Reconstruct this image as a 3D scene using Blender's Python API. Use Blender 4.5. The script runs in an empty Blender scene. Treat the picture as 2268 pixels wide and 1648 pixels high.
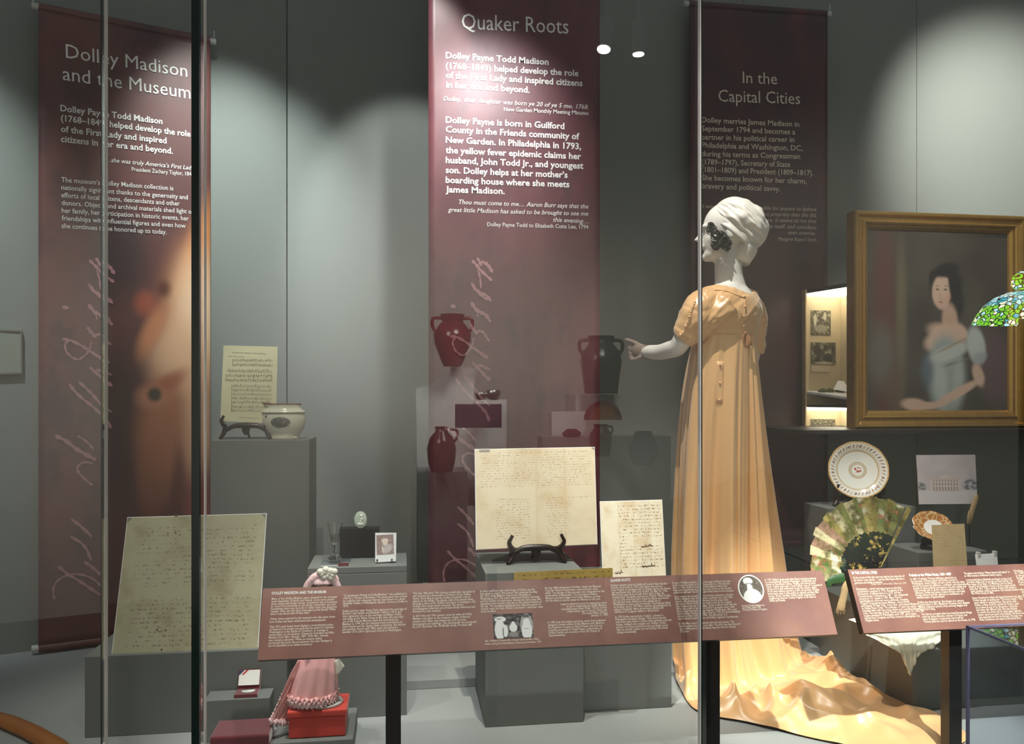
import bpy, bmesh, math, random
from mathutils import Vector, Matrix, noise
from math import sin, cos, pi, radians, sqrt, atan2

# ------------------------------------------------------------------ camera, world, lights, exposure
SC = bpy.context.scene
COL = SC.collection
F = 1750.0; HY = 880.0; TH = radians(8.0); EYE = 1.45
CAM = Vector((0, 0, EYE))
FW = Vector((sin(TH), cos(TH), 0)); RT = Vector((cos(TH), -sin(TH), 0)); UP = Vector((0, 0, 1))

cd = bpy.data.cameras.new('camera'); cam = bpy.data.objects.new('camera', cd); COL.objects.link(cam)
cd.sensor_width = 36.0; cd.sensor_fit = 'HORIZONTAL'; cd.lens = 36.0 * F / 2268.0
cd.shift_y = (HY - 824.0) / 2268.0
cd.clip_start = 0.02; cd.clip_end = 60
cam.location = CAM; cam.rotation_euler = (pi / 2, 0, -TH)
SC.camera = cam

w = bpy.data.worlds.new('hall_ambience'); SC.world = w; w.use_nodes = True
w.node_tree.nodes['Background'].inputs[0].default_value = (0.90, 0.95, 1.0, 1)
w.node_tree.nodes['Background'].inputs[1].default_value = 0.155

SC.view_settings.view_transform = 'Standard'
SC.view_settings.look = 'None'
SC.view_settings.exposure = 0.45
SC.view_settings.gamma = 1.0
SC.view_settings.use_curve_mapping = False

def spot(name, pos, tgt, watts, deg, blend=0.6, radius=0.04, col=(1, 0.93, 0.84)):
    l = bpy.data.lights.new(name, 'SPOT'); o = bpy.data.objects.new(name, l); COL.objects.link(o)
    l.energy = watts; l.spot_size = radians(deg); l.spot_blend = blend; l.shadow_soft_size = radius; l.color = col
    o.location = pos
    d = Vector(tgt) - Vector(pos)
    o.rotation_euler = d.to_track_quat('-Z', 'Y').to_euler()
    return o

COOL = (0.93, 1.0, 0.98)
LIGHTS = [
 # name, position, target, watts, cone, blend, radius, colour
 ('spot_centre_banner', (0.36, 2.30, 2.95), (0.28, 3.0, 2.40), 50, 66, 1.0, 0.05, (1, 0.96, 0.98)),
 ('spot_left_wall', (-0.58, 2.45, 3.40), (-0.66, 3.42, 2.20), 150, 46, 1.0, 0.03, COOL),
 ('spot_far_left_wall', (-1.50, 2.25, 3.35), (-1.68, 3.10, 1.95), 95, 46, 1.0, 0.03, COOL),
 ('spot_centre_wall', (0.02, 2.30, 3.35), (0.03, 3.5, 2.20), 50, 38, 0.5, 0.03, (0.97, 1, 0.97)),
 ('spot_gown', (0.55, 1.95, 3.45), (1.13, 2.65, 1.30), 120, 40, 0.6, 0.015, (1, 0.93, 0.84)),
 ('spot_right_wall', (2.25, 2.3, 3.45), (3.0, 3.5, 2.55), 190, 62, 1.0, 0.03, (1, 0.97, 0.90)),
 ('spot_portrait', (2.0, 1.85, 3.45), (2.25, 3.08, 1.85), 80, 30, 0.9, 0.02, (1, 0.95, 0.88)),
 ('spot_plate', (1.55, 2.0, 3.45), (1.78, 2.75, 1.05), 85, 30, 0.9, 0.015, (1, 0.96, 0.88)),
 ('spot_certificate', (0.35, 1.75, 3.35), (0.50, 2.38, 1.0), 130, 26, 0.8, 0.015, (1, 0.93, 0.80)),
 ('spot_floor', (0.05, 1.85, 3.35), (0.30, 2.10, 0.5), 85, 44, 0.9, 0.015, (0.97, 1, 0.97)),
 ('spot_left_document', (-0.75, 1.80, 3.35), (-0.58, 2.45, 0.95), 85, 34, 1.0, 0.03, (1, 0.98, 0.88)),
 ('spot_doll', (-0.15, 1.80, 3.35), (-0.22, 2.2, 0.8), 90, 20, 0.8, 0.015, (1, 0.93, 0.88)),
 ('spot_added_music_and_bowl', (-0.35, 1.95, 3.40), (-0.52, 3.05, 1.42), 75, 17, 0.8, 0.02, (1, 0.97, 0.86)),  # extra unseen spot, added to brighten the music sheet and bowl
 # lamps on the visitors' side: two shine through the glass, the others light the display across the hall
 ('spot_train', (1.25, -0.10, 3.40), (1.34, 2.24, 0.50), 720, 19, 0.6, 0.02, (1, 0.97, 0.92)),
 ('spot_rails', (0.45, 0.10, 3.30), (0.50, 1.9, 0.90), 110, 50, 0.9, 0.03, (1, 0.95, 0.92)),
 ('spot_hall_display', (0.9, 0.5, 2.9), (0.3, -2.2, 1.5), 430, 74, 1.0, 0.35, (1, 0.96, 0.9)),
 ('spot_hall_display_low', (-0.6, 0.6, 2.6), (0.4, -2.2, 1.5), 250, 74, 1.0, 0.35, (1, 0.96, 0.9)),
 ('spot_hall_wall', (2.6, 0.3, 3.3), (3.4, -2.4, 1.8), 200, 80, 1.0, 0.2, (1, 0.95, 0.88)),
]
for L in LIGHTS: spot(*L)

# ------------------------------------------------------------------ geometry helpers
YG = 1.70                                    # plane of the front glass
def ray(px, py):
    return FW + ((px - 1134.0) / F) * RT + ((HY - py) / F) * UP
def P(px, py, z): return CAM + z * ray(px, py)
def onY(px, py, Y):
    d = ray(px, py); return CAM + d * (Y / d.y)
def onZ(px, py, Z):
    d = ray(px, py); return CAM + d * ((Z - EYE) / d.z)
def onplane(px, py, p0, n):
    d = ray(px, py); return CAM + d * ((p0 - CAM).dot(n) / d.dot(n))
def mirror(p): return Vector((p.x, 2 * YG - p.y, p.z))

def tag(o, label=None, cat=None, group=None, kind=None):
    if label: o['label'] = label
    if cat: o['category'] = cat
    if group: o['group'] = group
    if kind: o['kind'] = kind
    return o
def thing(name, loc, label, cat, group=None, rz=0.0):
    o = bpy.data.objects.new(name, None); COL.objects.link(o)
    o.empty_display_size = 0.05
    o.location = Vector(loc); o.rotation_euler = (0, 0, rz)
    o['_base'] = 1
    return tag(o, label, cat, group)

class MB:
    def __init__(s): s.v = []; s.f = []; s.uv = {}
    def add(s, vs, fs, uvs=None):
        b = len(s.v); s.v += [Vector(v) for v in vs]
        for i, f in enumerate(fs):
            s.f.append(tuple(b + k for k in f))
            if uvs and i in uvs: s.uv[len(s.f) - 1] = uvs[i]
        return s
    def box(s, x0, x1, y0, y1, z0, z1, M=None, bev=0):
        if bev <= 0:
            vs = [(x0, y0, z0), (x1, y0, z0), (x1, y1, z0), (x0, y1, z0), (x0, y0, z1), (x1, y0, z1), (x1, y1, z1), (x0, y1, z1)]
            fs = [(0, 3, 2, 1), (4, 5, 6, 7), (0, 1, 5, 4), (1, 2, 6, 5), (2, 3, 7, 6), (3, 0, 4, 7)]
        else:
            bm = bmesh.new(); bmesh.ops.create_cube(bm, size=1)
            for v in bm.verts:
                v.co = Vector((x0 if v.co.x < 0 else x1, y0 if v.co.y < 0 else y1, z0 if v.co.z < 0 else z1))
            bmesh.ops.bevel(bm, geom=bm.edges[:], offset=bev, segments=2, affect='EDGES', profile=0.5)
            bm.verts.index_update()
            vs = [v.co.copy() for v in bm.verts]; fs = [tuple(v.index for v in f.verts) for f in bm.faces]; bm.free()
        if M is not None: vs = [M @ Vector(v) for v in vs]
        return s.add(vs, fs)
    def quadbox(s, c, t, uv=True):
        """c: four world corners bl, br, tr, tl seen from the front; thickness t goes backwards"""
        c = [Vector(p) for p in c]
        n = (c[1] - c[0]).cross(c[3] - c[0]).normalized()   # towards the front
        b = [p - n * t for p in c]
        fs = [(0, 1, 2, 3), (7, 6, 5, 4), (0, 4, 5, 1), (1, 5, 6, 2), (2, 6, 7, 3), (3, 7, 4, 0)]
        return s.add(c + b, fs, {0: [(0, 0), (1, 0), (1, 1), (0, 1)]} if uv else None)
    def lathe(s, prof, c=(0, 0, 0), n=48, sx=1, sy=1, M=None):
        c = Vector(c); vs = []; fs = []
        for r, z in prof:
            for k in range(n):
                a = 2 * pi * k / n; v = Vector((r * cos(a) * sx, r * sin(a) * sy, z))
                if M is not None: v = M @ v
                vs.append(c + v)
        for i in range(len(prof) - 1):
            for k in range(n):
                k2 = (k + 1) % n
                fs.append((i * n + k, i * n + k2, (i + 1) * n + k2, (i + 1) * n + k))
        fs.append(tuple(reversed(range(n)))); fs.append(tuple(range((len(prof) - 1) * n, len(prof) * n)))
        return s.add(vs, fs)
    def loft(s, rings, cap=True, closed=True):
        n = len(rings[0]); vs = [p for r in rings for p in r]; fs = []
        for i in range(len(rings) - 1):
            for k in range(n if closed else n - 1):
                k2 = (k + 1) % n
                fs.append((i * n + k, i * n + k2, (i + 1) * n + k2, (i + 1) * n + k))
        if cap:
            fs.append(tuple(reversed(range(n)))); fs.append(tuple(range((len(rings) - 1) * n, len(rings) * n)))
        return s.add(vs, fs)
    def tube(s, pts, rad, n=10, flat=1.0, side=None):
        pts = [Vector(p) for p in pts]; m = len(pts)
        if not isinstance(rad, (list, tuple)): rad = [rad] * m
        rings = []; prev = None
        for i in range(m):
            t = (pts[min(i + 1, m - 1)] - pts[max(i - 1, 0)]).normalized()
            if prev is None:
                a = Vector(side) if side is not None else (Vector((0, 0, 1)) if abs(t.z) < 0.9 else Vector((1, 0, 0)))
                u = (a - t * a.dot(t)).normalized()
            else: u = (prev - t * prev.dot(t)).normalized()
            prev = u; v = t.cross(u)
            rings.append([pts[i] + rad[i] * (cos(2 * pi * k / n) * u + flat * sin(2 * pi * k / n) * v) for k in range(n)])
        return s.loft(rings)
    def ell(s, c, ax, nu=20, nv=12):
        """ellipsoid; ax = three axis vectors"""
        c = Vector(c); rings = []
        for i in range(1, nv):
            th = pi * i / nv
            rings.append([c + ax[0] * (sin(th) * cos(2 * pi * k / nu)) + ax[1] * (sin(th) * sin(2 * pi * k / nu)) + ax[2] * cos(th) for k in range(nu)])
        return s.loft(rings)
    def build(s, name, mat, parent=None, smooth=False, fixn=True):
        off = parent_world(parent)
        me = bpy.data.meshes.new(name)
        me.from_pydata([off @ v for v in s.v], [], s.f)
        if s.uv:
            ul = me.uv_layers.new(name='UVMap')
            for fi, uvs in s.uv.items():
                for k, li in enumerate(me.polygons[fi].loop_indices):
                    if k < len(uvs): ul.data[li].uv = uvs[k]
        if fixn:
            bm = bmesh.new(); bm.from_mesh(me); bmesh.ops.recalc_face_normals(bm, faces=bm.faces[:]); bm.to_mesh(me); bm.free()
        if smooth:
            for p in me.polygons: p.use_smooth = True
            if smooth != 'all':
                try: me.set_sharp_from_angle(angle=radians(40))
                except Exception: pass
        me.materials.append(mat); me.update()
        o = bpy.data.objects.new(name, me); COL.objects.link(o)
        if parent is not None: o.parent = parent
        return o
def parent_world(p):
    M = Matrix.Identity(4)
    while p is not None:
        M = M @ (Matrix.Translation(p.location) @ p.rotation_euler.to_matrix().to_4x4()).inverted()
        p = p.parent
    return M

def remeshed(mb, name, mat, parent, voxel=0.005, it=6, fn=None):
    me = bpy.data.meshes.new('tmp'); me.from_pydata(mb.v, [], mb.f)
    bm = bmesh.new(); bm.from_mesh(me); bmesh.ops.recalc_face_normals(bm, faces=bm.faces[:]); bm.to_mesh(me); bm.free()
    o = bpy.data.objects.new('tmp', me); COL.objects.link(o)
    m = o.modifiers.new('r', 'REMESH'); m.mode = 'VOXEL'; m.voxel_size = voxel
    m2 = o.modifiers.new('s', 'SMOOTH'); m2.factor = 0.5; m2.iterations = it
    dg = bpy.context.evaluated_depsgraph_get(); dg.update()
    r = bpy.data.meshes.new_from_object(o.evaluated_get(dg))
    bpy.data.objects.remove(o); bpy.data.meshes.remove(me)
    if fn:
        ns = [v.normal.copy() for v in r.vertices]
        for v, n in zip(r.vertices, ns): v.co = fn(v.co.copy(), n)
    M = parent_world(parent); r.transform(M)
    for p in r.polygons: p.use_smooth = True
    r.name = name; r.materials.clear(); r.materials.append(mat)
    ob = bpy.data.objects.new(name, r); COL.objects.link(ob); ob.parent = parent
    return ob

def catmull(pts, n):
    pts = [Vector(p) for p in pts]; out = []
    m = len(pts) - 1
    for i in range(n):
        t = i / (n - 1) * m; k = min(int(t), m - 1); f = t - k
        p0 = pts[max(k - 1, 0)]; p1 = pts[k]; p2 = pts[k + 1]; p3 = pts[min(k + 2, m)]
        out.append(0.5 * ((2 * p1) + (p2 - p0) * f + (2 * p0 - 5 * p1 + 4 * p2 - p3) * f * f + (3 * p1 - p0 - 3 * p2 + p3) * f ** 3))
    return out

# ------------------------------------------------------------------ node helpers
class NT:
    def __init__(s, name):
        s.m = bpy.data.materials.new(name); s.m.use_nodes = True
        s.t = s.m.node_tree; s.b = s.t.nodes['Principled BSDF']; s.out = s.t.nodes['Material Output']
    def n(s, ty, **kw):
        k = s.t.nodes.new(ty)
        for a, v in kw.items(): setattr(k, a, v)
        return k
    def link(s, a, b): s.t.links.new(a, b)
    def put(s, sock, v):
        if isinstance(v, bpy.types.NodeSocket): s.link(v, sock)
        else: sock.default_value = v
    def math(s, op, a, b=0.0, c=0.0):
        k = s.n('ShaderNodeMath', operation=op)
        s.put(k.inputs[0], a); s.put(k.inputs[1], b); s.put(k.inputs[2], c)
        return k.outputs[0]
    def mix(s, f, a, b, mode='MIX'):
        k = s.n('ShaderNodeMix', data_type='RGBA', blend_type=mode)
        s.put(k.inputs[0], f)
        s.put(k.inputs[6], a if isinstance(a, bpy.types.NodeSocket) else tuple(a) + (1,))
        s.put(k.inputs[7], b if isinstance(b, bpy.types.NodeSocket) else tuple(b) + (1,))
        return k.outputs[2]
    def ramp(s, f, lo, hi):
        k = s.n('ShaderNodeMapRange', interpolation_type='SMOOTHSTEP')
        s.put(k.inputs[0], f); s.put(k.inputs[1], lo); s.put(k.inputs[2], hi); s.put(k.inputs[3], 0.0); s.put(k.inputs[4], 1.0)
        return k.outputs[0]
    def uv(s): return s.n('ShaderNodeTexCoord').outputs['UV']
    def obj(s): return s.n('ShaderNodeTexCoord').outputs['Object']
    def sep(s, v):
        k = s.n('ShaderNodeSeparateXYZ'); s.link(v, k.inputs[0]); return k.outputs
    def comb(s, x, y, z=0.0):
        k = s.n('ShaderNodeCombineXYZ'); s.put(k.inputs[0], x); s.put(k.inputs[1], y); s.put(k.inputs[2], z); return k.outputs[0]
    def scale(s, v, sx, sy=None, sz=None):
        k = s.n('ShaderNodeMapping'); s.link(v, k.inputs[0]); k.inputs['Scale'].default_value = (sx, sy if sy is not None else sx, sz if sz is not None else sx); return k.outputs[0]
    def noise(s, v, sc, det=3.0, rough=0.5):
        k = s.n('ShaderNodeTexNoise'); s.link(v, k.inputs['Vector']); k.inputs['Scale'].default_value = sc; k.inputs['Detail'].default_value = det; k.inputs['Roughness'].default_value = rough
        return k.outputs[0]
    def blob(s, v, cx, cy, rx, ry, soft=0.0, rot=0.0):
        k = s.n('ShaderNodeMapping', vector_type='TEXTURE'); s.link(v, k.inputs[0])
        k.inputs['Location'].default_value = (cx, cy, 0); k.inputs['Scale'].default_value = (rx, ry, 1); k.inputs['Rotation'].default_value = (0, 0, radians(rot))
        l = s.n('ShaderNodeVectorMath', operation='LENGTH'); s.link(k.outputs[0], l.inputs[0])
        return s.math('SUBTRACT', 1.0, s.ramp(l.outputs['Value'], soft, 1.0))
    def bump(s, h, strength, dist):
        k = s.n('ShaderNodeBump'); k.inputs['Strength'].default_value = strength; k.inputs['Distance'].default_value = dist; s.link(h, k.inputs['Height'])
        s.link(k.outputs[0], s.b.inputs['Normal'])
    def fin(s, col=None, rough=0.5, metal=0.0, spec=0.5, **kw):
        if col is not None: s.put(s.b.inputs['Base Color'], col if isinstance(col, bpy.types.NodeSocket) else tuple(col) + (1,))
        s.put(s.b.inputs['Roughness'], rough); s.b.inputs['Metallic'].default_value = metal; s.b.inputs['Specular IOR Level'].default_value = spec
        for k, v in kw.items(): s.put(s.b.inputs[k.replace('_', ' ')], v)
        return s.m

def plain(name, col, rough=0.5, metal=0.0, spec=0.5, var=0.08, sc=12.0, bump=0.0, **kw):
    t = NT(name); nz = t.noise(t.obj(), sc, 4)
    c = t.mix(nz, [x * (1 - var) for x in col], [min(1, x * (1 + var)) for x in col])
    if bump: t.bump(t.noise(t.obj(), sc * 12, 3), 0.4, bump)
    return t.fin(c, rough, metal, spec, **kw)

M_wall = plain('wall_paint', (0.235, 0.250, 0.235), 0.75, spec=0.3, var=0.07, sc=2.0, bump=0.0006)
M_deck = plain('deck_paint', (0.33, 0.345, 0.34), 0.65, spec=0.3, var=0.05, sc=3.0)
M_plinth = plain('plinth_paint', (0.165, 0.175, 0.165), 0.6, spec=0.35, var=0.08, sc=4.0, bump=0.0004)
M_plinth_w = plain('plinth_white', (0.75, 0.73, 0.70), 0.6, var=0.04)
M_black = plain('black_metal', (0.006, 0.006, 0.007), 0.38, var=0.1)
M_slab = plain('black_edge', (0.02, 0.017, 0.016), 0.45, var=0.1)
M_rod = plain('rod_white', (0.55, 0.55, 0.52), 0.4, var=0.03)
M_steel = plain('bright_metal', (0.75, 0.75, 0.75), 0.22, metal=1.0, var=0.03)
M_gold = plain('gilt', (0.50, 0.29, 0.075), 0.36, metal=0.75, var=0.22, sc=30, bump=0.0006)
M_gilt_dark = plain('dark_gilt', (0.20, 0.115, 0.04), 0.5, metal=0.5, var=0.2, sc=20)  # darker gilt for the portrait backing
M_ink = plain('white_print', (0.88, 0.85, 0.82), 0.6, var=0.0)
M_ink2 = plain('cream_print', (0.80, 0.70, 0.58), 0.6, var=0.0)
M_sig = plain('rose_print', (0.46, 0.22, 0.24), 0.6, var=0.05)
M_brownink = plain('brown_ink', (0.10, 0.05, 0.025), 0.8, var=0.1)
M_blackink = plain('black_ink', (0.015, 0.015, 0.015), 0.7, var=0.1)
M_wood = plain('dark_wood', (0.018, 0.007, 0.006), 0.35, var=0.4, sc=25)
M_ceram_in = plain('bowl_rim_glaze', (0.22, 0.08, 0.045), 0.25, var=0.2)
M_mann = plain('mannequin_white', (0.82, 0.80, 0.75), 0.42, var=0.02)
M_dull_beige = plain('dull_beige', (0.24, 0.18, 0.145), 0.8, var=0.12, sc=40)
M_cuff = plain('mauve_cuff', (0.17, 0.115, 0.105), 0.85, var=0.1, sc=40)
M_hair = plain('black_hair', (0.007, 0.006, 0.005), 0.55, var=0.3)
M_velvet = plain('crimson_velvet', (0.13, 0.008, 0.018), 0.9, var=0.25, sc=18, Sheen_Weight=0.6)
M_redbox = plain('red_fabric_box', (0.62, 0.045, 0.028), 0.65, var=0.25, sc=14, bump=0.0008, Sheen_Weight=0.3)
M_pink = plain('pink_tulle', (0.86, 0.43, 0.42), 0.5, var=0.14, sc=18, Sheen_Weight=0.4)
M_pinkpale = plain('pale_pink_satin', (0.88, 0.60, 0.60), 0.45, var=0.1, sc=30)
M_cream = plain('cream_fabric', (0.80, 0.76, 0.64), 0.6, var=0.06, sc=30)
M_skin = plain('doll_skin', (0.75, 0.48, 0.34), 0.45, var=0.03)
M_dollhair = plain('doll_hair', (0.10, 0.03, 0.015), 0.6, var=0.3, sc=60)
M_paperwhite = plain('white_card', (0.85, 0.85, 0.84), 0.6, var=0.02)
M_ivory = plain('tan_silk', (0.46, 0.31, 0.16), 0.6, var=0.25, sc=40)
M_green = plain('green_ribbon', (0.035, 0.10, 0.03), 0.5, var=0.4, sc=40)
M_orangewood = plain('orange_wood', (0.36, 0.13, 0.03), 0.35, var=0.25, sc=6)
M_hallwall = plain('hall_wall', (0.60, 0.56, 0.50), 0.8, var=0.04, sc=1.0)
M_hallfloor = plain('hall_floor', (0.08, 0.04, 0.025), 0.5, var=0.3, sc=2.0)
M_table = plain('pale_grey_table', (0.40, 0.38, 0.36), 0.6, var=0.04)
M_potred = plain('red_brown_glaze', (0.16, 0.022, 0.015), 0.18, var=0.3, sc=8)
M_potdark = plain('dark_salt_glaze', (0.05, 0.045, 0.04), 0.22, var=0.3, sc=8)
M_silver = plain('silver', (0.80, 0.80, 0.78), 0.25, metal=1.0, var=0.05)
M_medalwhite = plain('white_satin_lid', (0.78, 0.77, 0.72), 0.4, var=0.05)
M_blue = plain('blue_ribbon', (0.03, 0.04, 0.10), 0.5, var=0.1)
M_red = plain('red_ribbon', (0.55, 0.03, 0.04), 0.5, var=0.1)

def satin(name, a, b, rough=0.36, bumpd=0.0007):
    t = NT(name); o = t.obj(); nz = t.noise(o, 5, 4)
    c = t.mix(nz, a, b)
    t.bump(t.noise(t.scale(o, 1, 1, 0.4), 70, 3), 0.25, bumpd)
    return t.fin(c, rough, spec=0.7, Sheen_Weight=0.4)
M_satin = satin('golden_satin', (0.80, 0.44, 0.18), (0.88, 0.54, 0.26))
M_cap = satin('ivory_satin', (0.78, 0.74, 0.68), (0.86, 0.82, 0.76), 0.4)
M_hanky = satin('cream_silk', (0.78, 0.78, 0.62), (0.88, 0.87, 0.74), 0.6)

def glass_mat(name, tint=(0.965, 0.985, 0.975), k=1.0, gl=1.0):
    t = NT(name); t.t.nodes.remove(t.b)
    tr = t.n('ShaderNodeBsdfTransparent'); tr.inputs[0].default_value = tint + (1,)
    g = t.n('ShaderNodeBsdfGlossy'); g.inputs['Roughness'].default_value = 0.0; g.inputs[0].default_value = (gl, gl, gl, 1)
    fr = t.n('ShaderNodeFresnel'); fr.inputs[0].default_value = 1.5
    geo = t.n('ShaderNodeNewGeometry')
    f = t.math('MULTIPLY', t.math('MULTIPLY', fr.outputs[0], 1.9 * k), t.math('SUBTRACT', 1.0, geo.outputs['Backfacing']))
    mx = t.n('ShaderNodeMixShader'); t.link(f, mx.inputs[0]); t.link(tr.outputs[0], mx.inputs[1]); t.link(g.outputs[0], mx.inputs[2])
    t.link(mx.outputs[0], t.out.inputs[0]); return t.m
M_glass = glass_mat('pane_glass')
M_acryl = glass_mat('clear_acrylic', (0.93, 0.95, 0.98), 0.55)
M_glassedge = plain('green_glass_edge', (0.004, 0.022, 0.018), 0.15, var=0.1, spec=0.8)
M_glasslight = plain('polished_glass_edge', (0.86, 0.84, 0.80), 0.25, var=0.1, spec=0.8)
M_acedge = plain('violet_acrylic_edge', (0.16, 0.16, 0.27), 0.2, var=0.2)
def crystal():
    t = NT('cut_crystal'); t.fin((1, 1, 1), 0.03, spec=0.5); t.b.inputs['Transmission Weight'].default_value = 1.0; t.b.inputs['IOR'].default_value = 1.5; return t.m
M_crystal = crystal()

def emit(name, col, st):
    t = NT(name); t.fin(col, 0.5); t.b.inputs['Emission Color'].default_value = tuple(col) + (1,); t.b.inputs['Emission Strength'].default_value = st; return t.m

def paper(name, base, stain, ink, lines, dens=0.5, m=(0.06, 0.95, 0.06, 0.95), inkamt=0.75, fine=70.0, fold=None, cols=None):
    t = NT(name); uv = t.uv(); x, y, _ = t.sep(uv)
    st = t.ramp(t.noise(uv, 3.2, 5, 0.6), 0.42, 0.72)
    c = t.mix(t.math('MULTIPLY', st, 0.8), base, stain)
    wob = t.math('MULTIPLY', t.math('SUBTRACT', t.noise(t.scale(uv, 2.0, 3.0), 2, 2), 0.5), 0.02)
    ly = t.math('MULTIPLY', t.math('ADD', y, wob), float(lines))
    fr = t.math('FRACT', ly); fl = t.math('FLOOR', ly)
    band = t.math('MULTIPLY', t.ramp(fr, 0.18, 0.40), t.math('SUBTRACT', 1.0, t.ramp(fr, 0.60, 0.86)))
    nz = t.noise(t.comb(t.math('MULTIPLY', x, fine), t.math('MULTIPLY', ly, 1.6), t.math('MULTIPLY', fl, 3.7)), 1.0, 2)
    word = t.noise(t.comb(t.math('MULTIPLY', x, fine * 0.22), t.math('MULTIPLY', fl, 5.3)), 1.0, 1)
    ik = t.math('MULTIPLY', t.ramp(nz, 0.50, 0.60), t.ramp(word, 1 - dens - 0.12, 1 - dens))
    mask = t.math('MULTIPLY', t.math('MULTIPLY', t.math('GREATER_THAN', x, m[0]), t.math('LESS_THAN', x, m[1])), t.math('MULTIPLY', t.math('GREATER_THAN', y, m[2]), t.math('LESS_THAN', y, m[3])))
    if cols:
        for (gx0, gx1, gy0, gy1) in cols:   # blank areas
            g = t.math('MULTIPLY', t.math('MULTIPLY', t.math('GREATER_THAN', x, gx0), t.math('LESS_THAN', x, gx1)), t.math('MULTIPLY', t.math('GREATER_THAN', y, gy0), t.math('LESS_THAN', y, gy1)))
            mask = t.math('MULTIPLY', mask, t.math('SUBTRACT', 1.0, g))
    f = t.math('MULTIPLY', t.math('MULTIPLY', t.math('MULTIPLY', ik, band), mask), inkamt)
    c = t.mix(f, c, ink)
    if fold:
        for fx in fold:
            c = t.mix(t.math('MULTIPLY', t.math('SUBTRACT', 1.0, t.ramp(t.math('ABSOLUTE', t.math('SUBTRACT', x, fx)), 0.0, 0.02)), 0.35), c, stain)
    return t.fin(c, 0.6, spec=0.3)
# ------------------------------------------------------------------ the setting
ZD = 0.5                                             # level of the case deck
def struct(name, mb, mat, parent=None):
    o = mb.build(name, mat, parent)
    if parent is None: o['kind'] = 'structure'
    return o
struct('floor', MB().box(-3.2, 3.9, YG - 0.02, 3.56, 0.42, ZD), M_deck)
struct('floor', MB().box(-4.5, 5.5, -2.6, 3.56, -0.1, 0.0), M_hallfloor)
struct('trim_1', MB().box(-3.2, 3.9, YG - 0.06, YG - 0.021, 0.0, 0.49), M_plinth)
# back wall: painted panels with open joints
wb = bpy.data.objects.new('wall_back', None); COL.objects.link(wb); wb['kind'] = 'structure'
MB().box(-0.60, 3.95, 3.525, 3.60, 0.0, 3.8).build('backing', M_plinth, wb)
xs = [-0.485, 0.135, 0.86, 1.58, 2.462, 3.20, 3.95]
for a, b in zip(xs, xs[1:]):
    MB().box(a + 0.0012, b - 0.0012, 3.50, 3.524, 0.0, 3.8, bev=0.0008).build('panel', M_wall, wb)
# left wall, angled
WD = Vector((-0.94, -0.3413, 0)).normalized(); W0 = Vector((-0.487, 3.502, 0)); WN = Vector((-WD.y, WD.x, 0))
if WN.y > 0: WN = -WN                                 # faces the room
def onleft(px, py, off=0.0): return onplane(px, py, W0 + WN * off, WN)
wl = bpy.data.objects.new('wall_left', None); COL.objects.link(wl); wl['kind'] = 'structure'
def wallseg(d0, d1, t0, t1, name, mat, parent):
    c = [W0 + WD * d1 + WN * t1 + Vector((0, 0, 0)), W0 + WD * d0 + WN * t1, W0 + WD * d0 + WN * t1 + Vector((0, 0, 3.8)), W0 + WD * d1 + WN * t1 + Vector((0, 0, 3.8))]
    return MB().quadbox(c, t1 - t0, uv=False).build(name, mat, parent)
wallseg(0.0, 3.2, -0.1, -0.026, 'backing', M_plinth, wl)
seam = (onleft(563, 500) - W0).length
ds = [0.0, seam, seam + 0.9, seam + 1.8, 3.2]
for a, b in zip(ds, ds[1:]): wallseg(a + 0.0012, b - 0.0012, -0.025, 0.0, 'panel', M_wall, wl)
# side wall of the case on the right, hall wall behind the visitors
struct('wall_right', MB().box(3.9, 4.0, YG, 3.5, 0.0, 3.8), M_wall)
struct('wall_front', MB().box(-4.5, 5.5, -2.6, -2.5, 0.0, 5.2), M_hallwall)

# glass front: each pane with its polished edges
def pane(name, a, b, t=0.012, z0=ZD, z1=3.7, edge_l=None, edge_r=None):
    a = Vector(a); b = Vector(b); d = (b - a).normalized(); n = Vector((d.y, -d.x, 0))
    root = MB().quadbox([a + Vector((0, 0, z0)), b + Vector((0, 0, z0)), b + Vector((0, 0, z1)), a + Vector((0, 0, z1))], t, uv=False).build(name, M_glass)
    root['kind'] = 'structure'
    for q, em, dd in ((a, edge_l, d), (b, edge_r, -d)):
        if em is None: continue
        w_ = em[1]; c = q + dd * 0.0005
        MB().quadbox([c + n * 0.001 + Vector((0, 0, z0)), c + dd * w_ + n * 0.001 + Vector((0, 0, z0)), c + dd * w_ + n * 0.001 + Vector((0, 0, z1)), c + n * 0.001 + Vector((0, 0, z1))], t + 0.002, uv=False).build('edge', em[0], root)
    return root
gx = onY(1549.5, 880, YG).x; gc = onY(450, 880, YG).x
pane('window_1', (gc + 0.001, YG, 0), (gx - 0.002, YG, 0), edge_l=(M_glasslight, 0.0022), edge_r=(M_glasslight, 0.0022))
pane('window_2', (gx + 0.0035, YG, 0), (3.9, YG, 0), edge_l=(M_glassedge, 0.0022))
PD = WD.copy()
cA = Vector((gc - 0.004, YG + 0.0, 0))
# second pane: the angled one, with its thick dark green edge at the corner
def hit2(px, a, d):
    r = ray(px, HY); # solve a + d t on ray
    t = (a.y * r.x - a.x * r.y) / (d.x * r.y - d.y * r.x); return a + d * t
cB = onY(231, HY, YG); cB.z = 0
pane('window_3', (cB.x, cB.y, 0), (cA.x, cA.y, 0), edge_l=(M_glasslight, 0.0020), edge_r=(M_glassedge, 0.0150))
cC = cB + Vector((-0.0015, -0.0005, 0)); cD = cC + Vector((-0.985, -0.17, 0)) * 1.6
pane('window_4', (cD.x, cD.y, 0), (cC.x, cC.y, 0), edge_r=(M_glassedge, 0.0018))
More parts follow.
